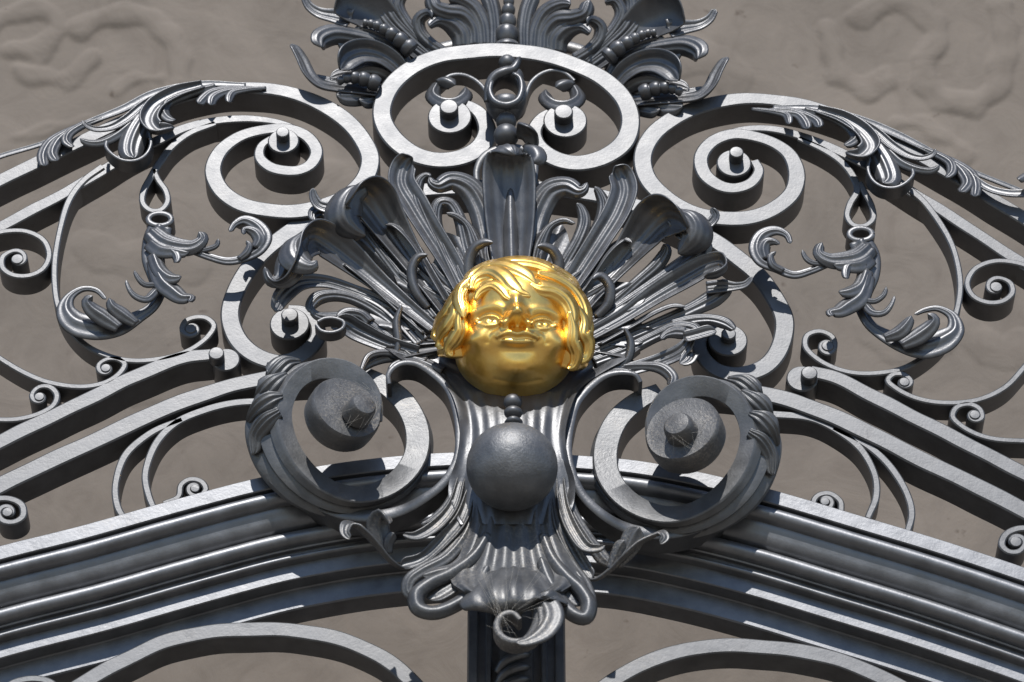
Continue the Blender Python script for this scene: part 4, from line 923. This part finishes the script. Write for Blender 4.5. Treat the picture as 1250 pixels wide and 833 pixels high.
# ================================================================== GILDED MASK
mc = P(628, 414, -52)                         # centre of the head
mask = empty('gilded_mask', tuple(mc), 'shiny gilded child face mask with wavy hair in the middle of the dark acanthus fan', 'mask')
def ell_grid(rx, ry, rz, na=190, nb=170):
    th = np.linspace(-math.pi * 0.5, math.pi * 0.5, na)      # around, 0 = front
    ph = np.linspace(-math.pi * 0.5, math.pi * 0.5, nb)      # up
    TH, PH = np.meshgrid(th, ph)
    n = np.stack([np.sin(TH) * np.cos(PH), -np.cos(TH) * np.cos(PH), np.sin(PH)], -1)
    return n, n * np.array([rx, ry, rz])
def gbump(q, x, y, h, sx, sy=None):
    sy = sy or sx
    return h * np.exp(-((q[..., 0] - x) / sx) ** 2 - ((q[..., 1] - y) / sy) ** 2)
def gline(q, pts, h, w):
    """ridge (or groove) along a polyline"""
    a = resample(pts, 2.0)[:, :2]
    d = np.min(np.hypot(q[..., 0][..., None] - a[:, 0], q[..., 1][..., None] - a[:, 1]), -1)
    return h * np.exp(-(d / w) ** 2)
def sstep(a, b, x):
    t = np.clip((x - a) / (b - a), 0, 1); return t * t * (3 - 2 * t)
n, e = ell_grid(75, 78, 88, 230, 210)
# jaw narrower than the skull, cheeks full
e[..., 0] *= 1 + 0.06 * sstep(-0.2, -0.75, n[..., 2])
base = mc + e * U
q = proj(base)
h = np.zeros(q.shape[:2])
h += gbump(q, 630, 352, 8, 42, 18)                                    # forehead
h += gline(q, [(576, 383), (590, 377), (606, 375), (618, 380)], 2.5, 5) + gline(q, [(644, 381), (656, 378), (672, 381), (684, 388)], 2.5, 5)
h += gbump(q, 598, 390, -6, 17, 7) + gbump(q, 662, 394, -6, 17, 7)    # sockets
h += gbump(q, 598, 392, 6, 12, 5.5) + gbump(q, 662, 396, 6, 12, 5.5)  # eyeballs
for ex, ey in ((598, 392), (662, 396)):
    h += gline(q, [(ex - 16, ey + 2), (ex - 9, ey - 4), (ex, ey - 6), (ex + 9, ey - 4), (ex + 15, ey + 3)], 4.6, 1.8)
    h += gline(q, [(ex - 14, ey - 5), (ex - 8, ey - 9), (ex, ey - 11), (ex + 9, ey - 9), (ex + 14, ey - 4)], -2.8, 1.6)
    h += gline(q, [(ex - 14, ey + 3), (ex - 6, ey + 6), (ex + 4, ey + 6), (ex + 13, ey + 3)], 2.6, 1.6)
    h += gbump(q, ex + 1, ey - 0.5, -2.4, 2.2, 2.0) + gline(q, [(ex + 1 + 4.6 * math.cos(t), ey - 0.5 + 4 * math.sin(t)) for t in np.linspace(0.3, 2.84, 7)], 0.9, 0.9)
h += gline(q, [(630, 372), (630, 380)], 9, 8)                         # bridge
h += np.where(q[..., 1] < 389, gbump(q, 631, 389, 24, 11, 9), gbump(q, 631, 389, 24, 11, 5.5))   # tip, steep below
h += gbump(q, 617, 396, 9, 6, 4.5) + gbump(q, 645, 397, 9, 6, 4.5)    # wings
h += gbump(q, 625, 398.5, -9, 3.4, 2.6) + gbump(q, 638, 399, -9, 3.4, 2.6)
h += gline(q, [(609, 398), (599, 406), (596, 417)], -3.0, 4) + gline(q, [(653, 399), (663, 407), (666, 418)], -3.0, 4)
h += gbump(q, 585, 414, 8, 17, 14) + gbump(q, 676, 418, 8, 15, 14)    # cheeks
h += gbump(q, 631, 411, 9, 28, 13)                                   # muzzle
h += gline(q, [(609, 412), (615, 408.5), (623, 406), (631, 408.5), (639, 406.5), (647, 409), (654, 413)], 3.6, 2.5)
h += gline(q, [(611, 413.5), (621, 412), (631, 413), (641, 412.5), (651, 414.5)], -2.4, 1.7)
h += gline(q, [(618, 416.5), (624, 417.5), (631, 418.2), (638, 418), (645, 417)], 3.0, 3.4)
h += gline(q, [(612, 426), (631, 428), (650, 427)], -2.0, 5.5)
h += gbump(q, 607, 414, -2.0, 4, 4) + gbump(q, 656, 415, -2.0, 4, 4)
h += gbump(q, 631, 446, 10, 21, 13)                                    # chin
h += gline(q, [(604, 463), (633, 467), (660, 464)], -0.5, 2.5)
fv = base + n * (h * U)[..., None]
def grid_mesh(V):
    nb, na = V.shape[:2]
    F = [(i * na + j, i * na + j + 1, (i + 1) * na + j + 1, (i + 1) * na + j) for i in range(nb - 1) for j in range(na - 1)]
    b = MB(); b.add(V.reshape(-1, 3), F); return b
face = grid_mesh(fv).build('face', GOLD, mask)
# hair cap: same head, lifted outside the face outline and waved
n2, e2 = ell_grid(90, 74, 92)
hb = mc + e2 * U
qh = proj(hb)
hair_in = np.array([(560, 440), (556, 415), (562, 387), (568, 370), (582, 360), (602, 356), (626, 364), (648, 356), (668, 362), (684, 378), (691, 396), (692, 420), (690, 445), (680, 470), (628, 500), (575, 470)], float)
def inside_dist(q, poly):
    x, y = q[..., 0], q[..., 1]; ins = np.zeros(x.shape, bool); dmin = np.full(x.shape, 1e9)
    for i in range(len(poly)):
        x0, y0 = poly[i]; x1, y1 = poly[(i + 1) % len(poly)]
        c = ((y0 > y) != (y1 > y)) & (x < (x1 - x0) * (y - y0) / (y1 - y0 + 1e-9) + x0); ins ^= c
        t = np.clip(((x - x0) * (x1 - x0) + (y - y0) * (y1 - y0)) / ((x1 - x0) ** 2 + (y1 - y0) ** 2), 0, 1)
        dmin = np.minimum(dmin, np.hypot(x - x0 - t * (x1 - x0), y - y0 - t * (y1 - y0)))
    return np.where(ins, -dmin, dmin)
hd = inside_dist(qh, hair_in)
lift = -19 + 22 * sstep(-5, 6, hd)
ang = np.arctan2(qh[..., 1] - 400, qh[..., 0] - 628)
lift += sstep(2, 10, hd) * (1.6 * np.cos(hd * 0.5 + 2.0 * np.sin(ang * 5)) + 1.6 * np.sin(ang * 9 + hd * 0.12))
# below the ears the hair ends
lift -= 40 * sstep(442, 458, qh[..., 1] - 0.10 * (qh[..., 0] - 628))
hair = grid_mesh(hb + n2 * (lift * U)[..., None]).build('hair', GOLD, mask)
def on_head(x, y, off=2.0, rad=(92, 80, 94)):
    """depth (px units) of the head surface at a pixel, raised by off"""
    d = ray(x, y); d = d / np.linalg.norm(d); r = (np.array(rad) + off) * U
    o = (CAM - mc) / r; k = d / r
    A_, B_, C_ = k @ k, 2 * o @ k, o @ o - 1
    disc = B_ * B_ - 4 * A_ * C_
    t = (-B_ - math.sqrt(max(disc, 0))) / (2 * A_)
    return (CAM + d * t)[1] / U
LOCKS = [
 [(578, 338, 7), (568, 350, 15), (565, 364, 15), (567, 378, 10), (566, 388, 3)],
 [(576, 352, 5), (580, 340, 14), (594, 334, 19), (607, 341, 20), (618, 353, 19), (633, 361, 14), (648, 362, 4)],
 [(580, 366, 3), (586, 356, 9), (598, 350, 12), (608, 356, 12), (616, 364, 9), (626, 368, 3)],
 [(570, 350, 7), (580, 335, 16), (600, 328, 19), (622, 333, 19), (642, 342, 15), (654, 348, 4)],
 [(580, 338, 7), (602, 327, 15), (628, 324, 20), (654, 327, 22), (676, 336, 20), (692, 342, 16), (704, 356, 7)],
 [(646, 346, 5), (658, 354, 17), (676, 357, 20), (690, 367, 20), (697, 382, 16), (699, 400, 4)],
 [(656, 334, 7), (678, 341, 17), (698, 354, 19), (709, 371, 18), (713, 390, 14), (712, 406, 4)],
 [(574, 348, 6), (562, 358, 14), (555, 374, 17), (546, 388, 16), (536, 398, 14), (532, 408, 9), (537, 415, 3)],
 [(570, 352, 5), (561, 368, 14), (558, 386, 17), (549, 402, 18), (540, 412, 15), (537, 420, 8), (543, 425, 3)],
 [(566, 366, 4), (562, 388, 11), (563, 404, 14), (556, 418, 15), (549, 428, 11), (552, 435, 4)],
 [(702, 372, 5), (710, 390, 13), (708, 408, 16), (714, 422, 16), (712, 434, 12), (703, 441, 4)],
 [(695, 380, 4), (698, 400, 12), (697, 418, 14), (702, 434, 14), (699, 446, 9), (693, 450, 3)],
 [(712, 376, 5), (717, 394, 10), (715, 412, 11), (718, 424, 8), (715, 430, 3)],
]
for l in LOCKS:
    pts = [(x, y, on_head(x, y, 4.0), w * 1.05) for x, y, w in l]
    MB().leaf(pts, cup=-0.5, t=10, face=(0, -0.81, -0.3), m=19, ribs=3, rib=.075).build('hair_lock', GOLD, hair)

# ================================================================== COBWEBS
def web(label, rings, n, rr, seed):
    g = random.Random(seed); b = MB()
    for _ in range(n):
        A0, A1 = rings
        i = g.randrange(len(A0)); p = A0[i]
        q_ = A1[(int(i * len(A1) / len(A0)) + g.randint(-3, 3)) % len(A1)]
        j = lambda s_: g.uniform(-s_, s_)
        u = g.uniform(0.75, 1.0)
        x0, y0, d0 = p[0] + j(3), p[1] + j(3), p[2] + j(1.5)
        x1, y1, d1 = p[0] + (q_[0] - p[0]) * u + j(2), p[1] + (q_[1] - p[1]) * u + j(2), p[2] + (q_[2] - p[2]) * u
        b.tube([(x0, y0, d0, rr * .7), ((x0 + x1) / 2 + j(1), (y0 + y1) / 2 + g.uniform(0, 1.5), (d0 + d1) / 2, rr), (x1, y1, d1, rr * .6)], k=3, step=8)
    o = b.build('cobweb', WEB)
    return tag(o, label, 'cobweb', 'cobwebs on the ironwork')
circ = lambda x, y, r, yd, n=24, a0=0, a1=360: [(x + r * math.cos(R(a0 + (a1 - a0) * i / n)), y + r * 0.95 * math.sin(R(a0 + (a1 - a0) * i / n)), yd) for i in range(n)]
web('pale dusty cobweb spun across the round eye of the left volute', (circ(446, 492, 17, -128), circ(424, 498, 38, -107)), 34, 0.13, 1)
web('cobweb stretched over the right volute eye beside a pale dusty rim', (circ(826, 516, 19, -126), circ(832, 523, 40, -107)), 24, 0.13, 2)
web('grey cobweb threads hanging over the curled leaf tip at the bottom centre', (circ(628, 728, 50, -132, 24, 120, 420), circ(628, 766, 18, -132)), 20, 0.13, 3)

# ================================================================== CAMERA, LIGHT
cam = bpy.data.cameras.new('camera'); co = bpy.data.objects.new('camera', cam); COL.objects.link(co)
co.location = CAM; co.rotation_euler = (math.pi / 2 + PITCH, 0, 0)
cam.sensor_width = 36; cam.lens = FPX / 1250 * 36
cam.clip_end = 300; cam.clip_start = 0.1
cam.dof.use_dof = True; cam.dof.focus_distance = D - 0.03; cam.dof.aperture_fstop = 6.5
sc.camera = co
SUN_EL, SUN_AZ = 48.5, 3.5         # azimuth: degrees to the left of the camera's back
sd = bpy.data.lights.new('sun', 'SUN'); sd.energy = 5.0; sd.angle = R(0.5); sd.color = (1.0, 0.965, 0.91)
so = bpy.data.objects.new('sun', sd); COL.objects.link(so)
to_sun = Vector((-math.sin(R(SUN_AZ)) * math.cos(R(SUN_EL)), -math.cos(R(SUN_AZ)) * math.cos(R(SUN_EL)), math.sin(R(SUN_EL))))
so.rotation_euler = to_sun.to_track_quat('Z', 'Y').to_euler(); so.location = (0, -3, 12)
w = bpy.data.worlds.new('World'); sc.world = w; w.use_nodes = True
nt = w.node_tree; bg = nt.nodes['Background']
sky = nt.nodes.new('ShaderNodeTexSky'); sky.sky_type = 'NISHITA'; sky.sun_disc = False
sky.dust_density = 0.15; sky.ozone_density = 4.0; sky.air_density = 1.0; sky.sun_elevation = R(SUN_EL); sky.sun_rotation = R(180 + SUN_AZ)
nt.links.new(sky.outputs[0], bg.inputs[0]); bg.inputs[1].default_value = 0.13
sc.view_settings.view_transform = 'Standard'; sc.view_settings.look = 'None'; sc.view_settings.exposure = 0; sc.view_settings.gamma = 1
sc.render.engine = 'CYCLES'
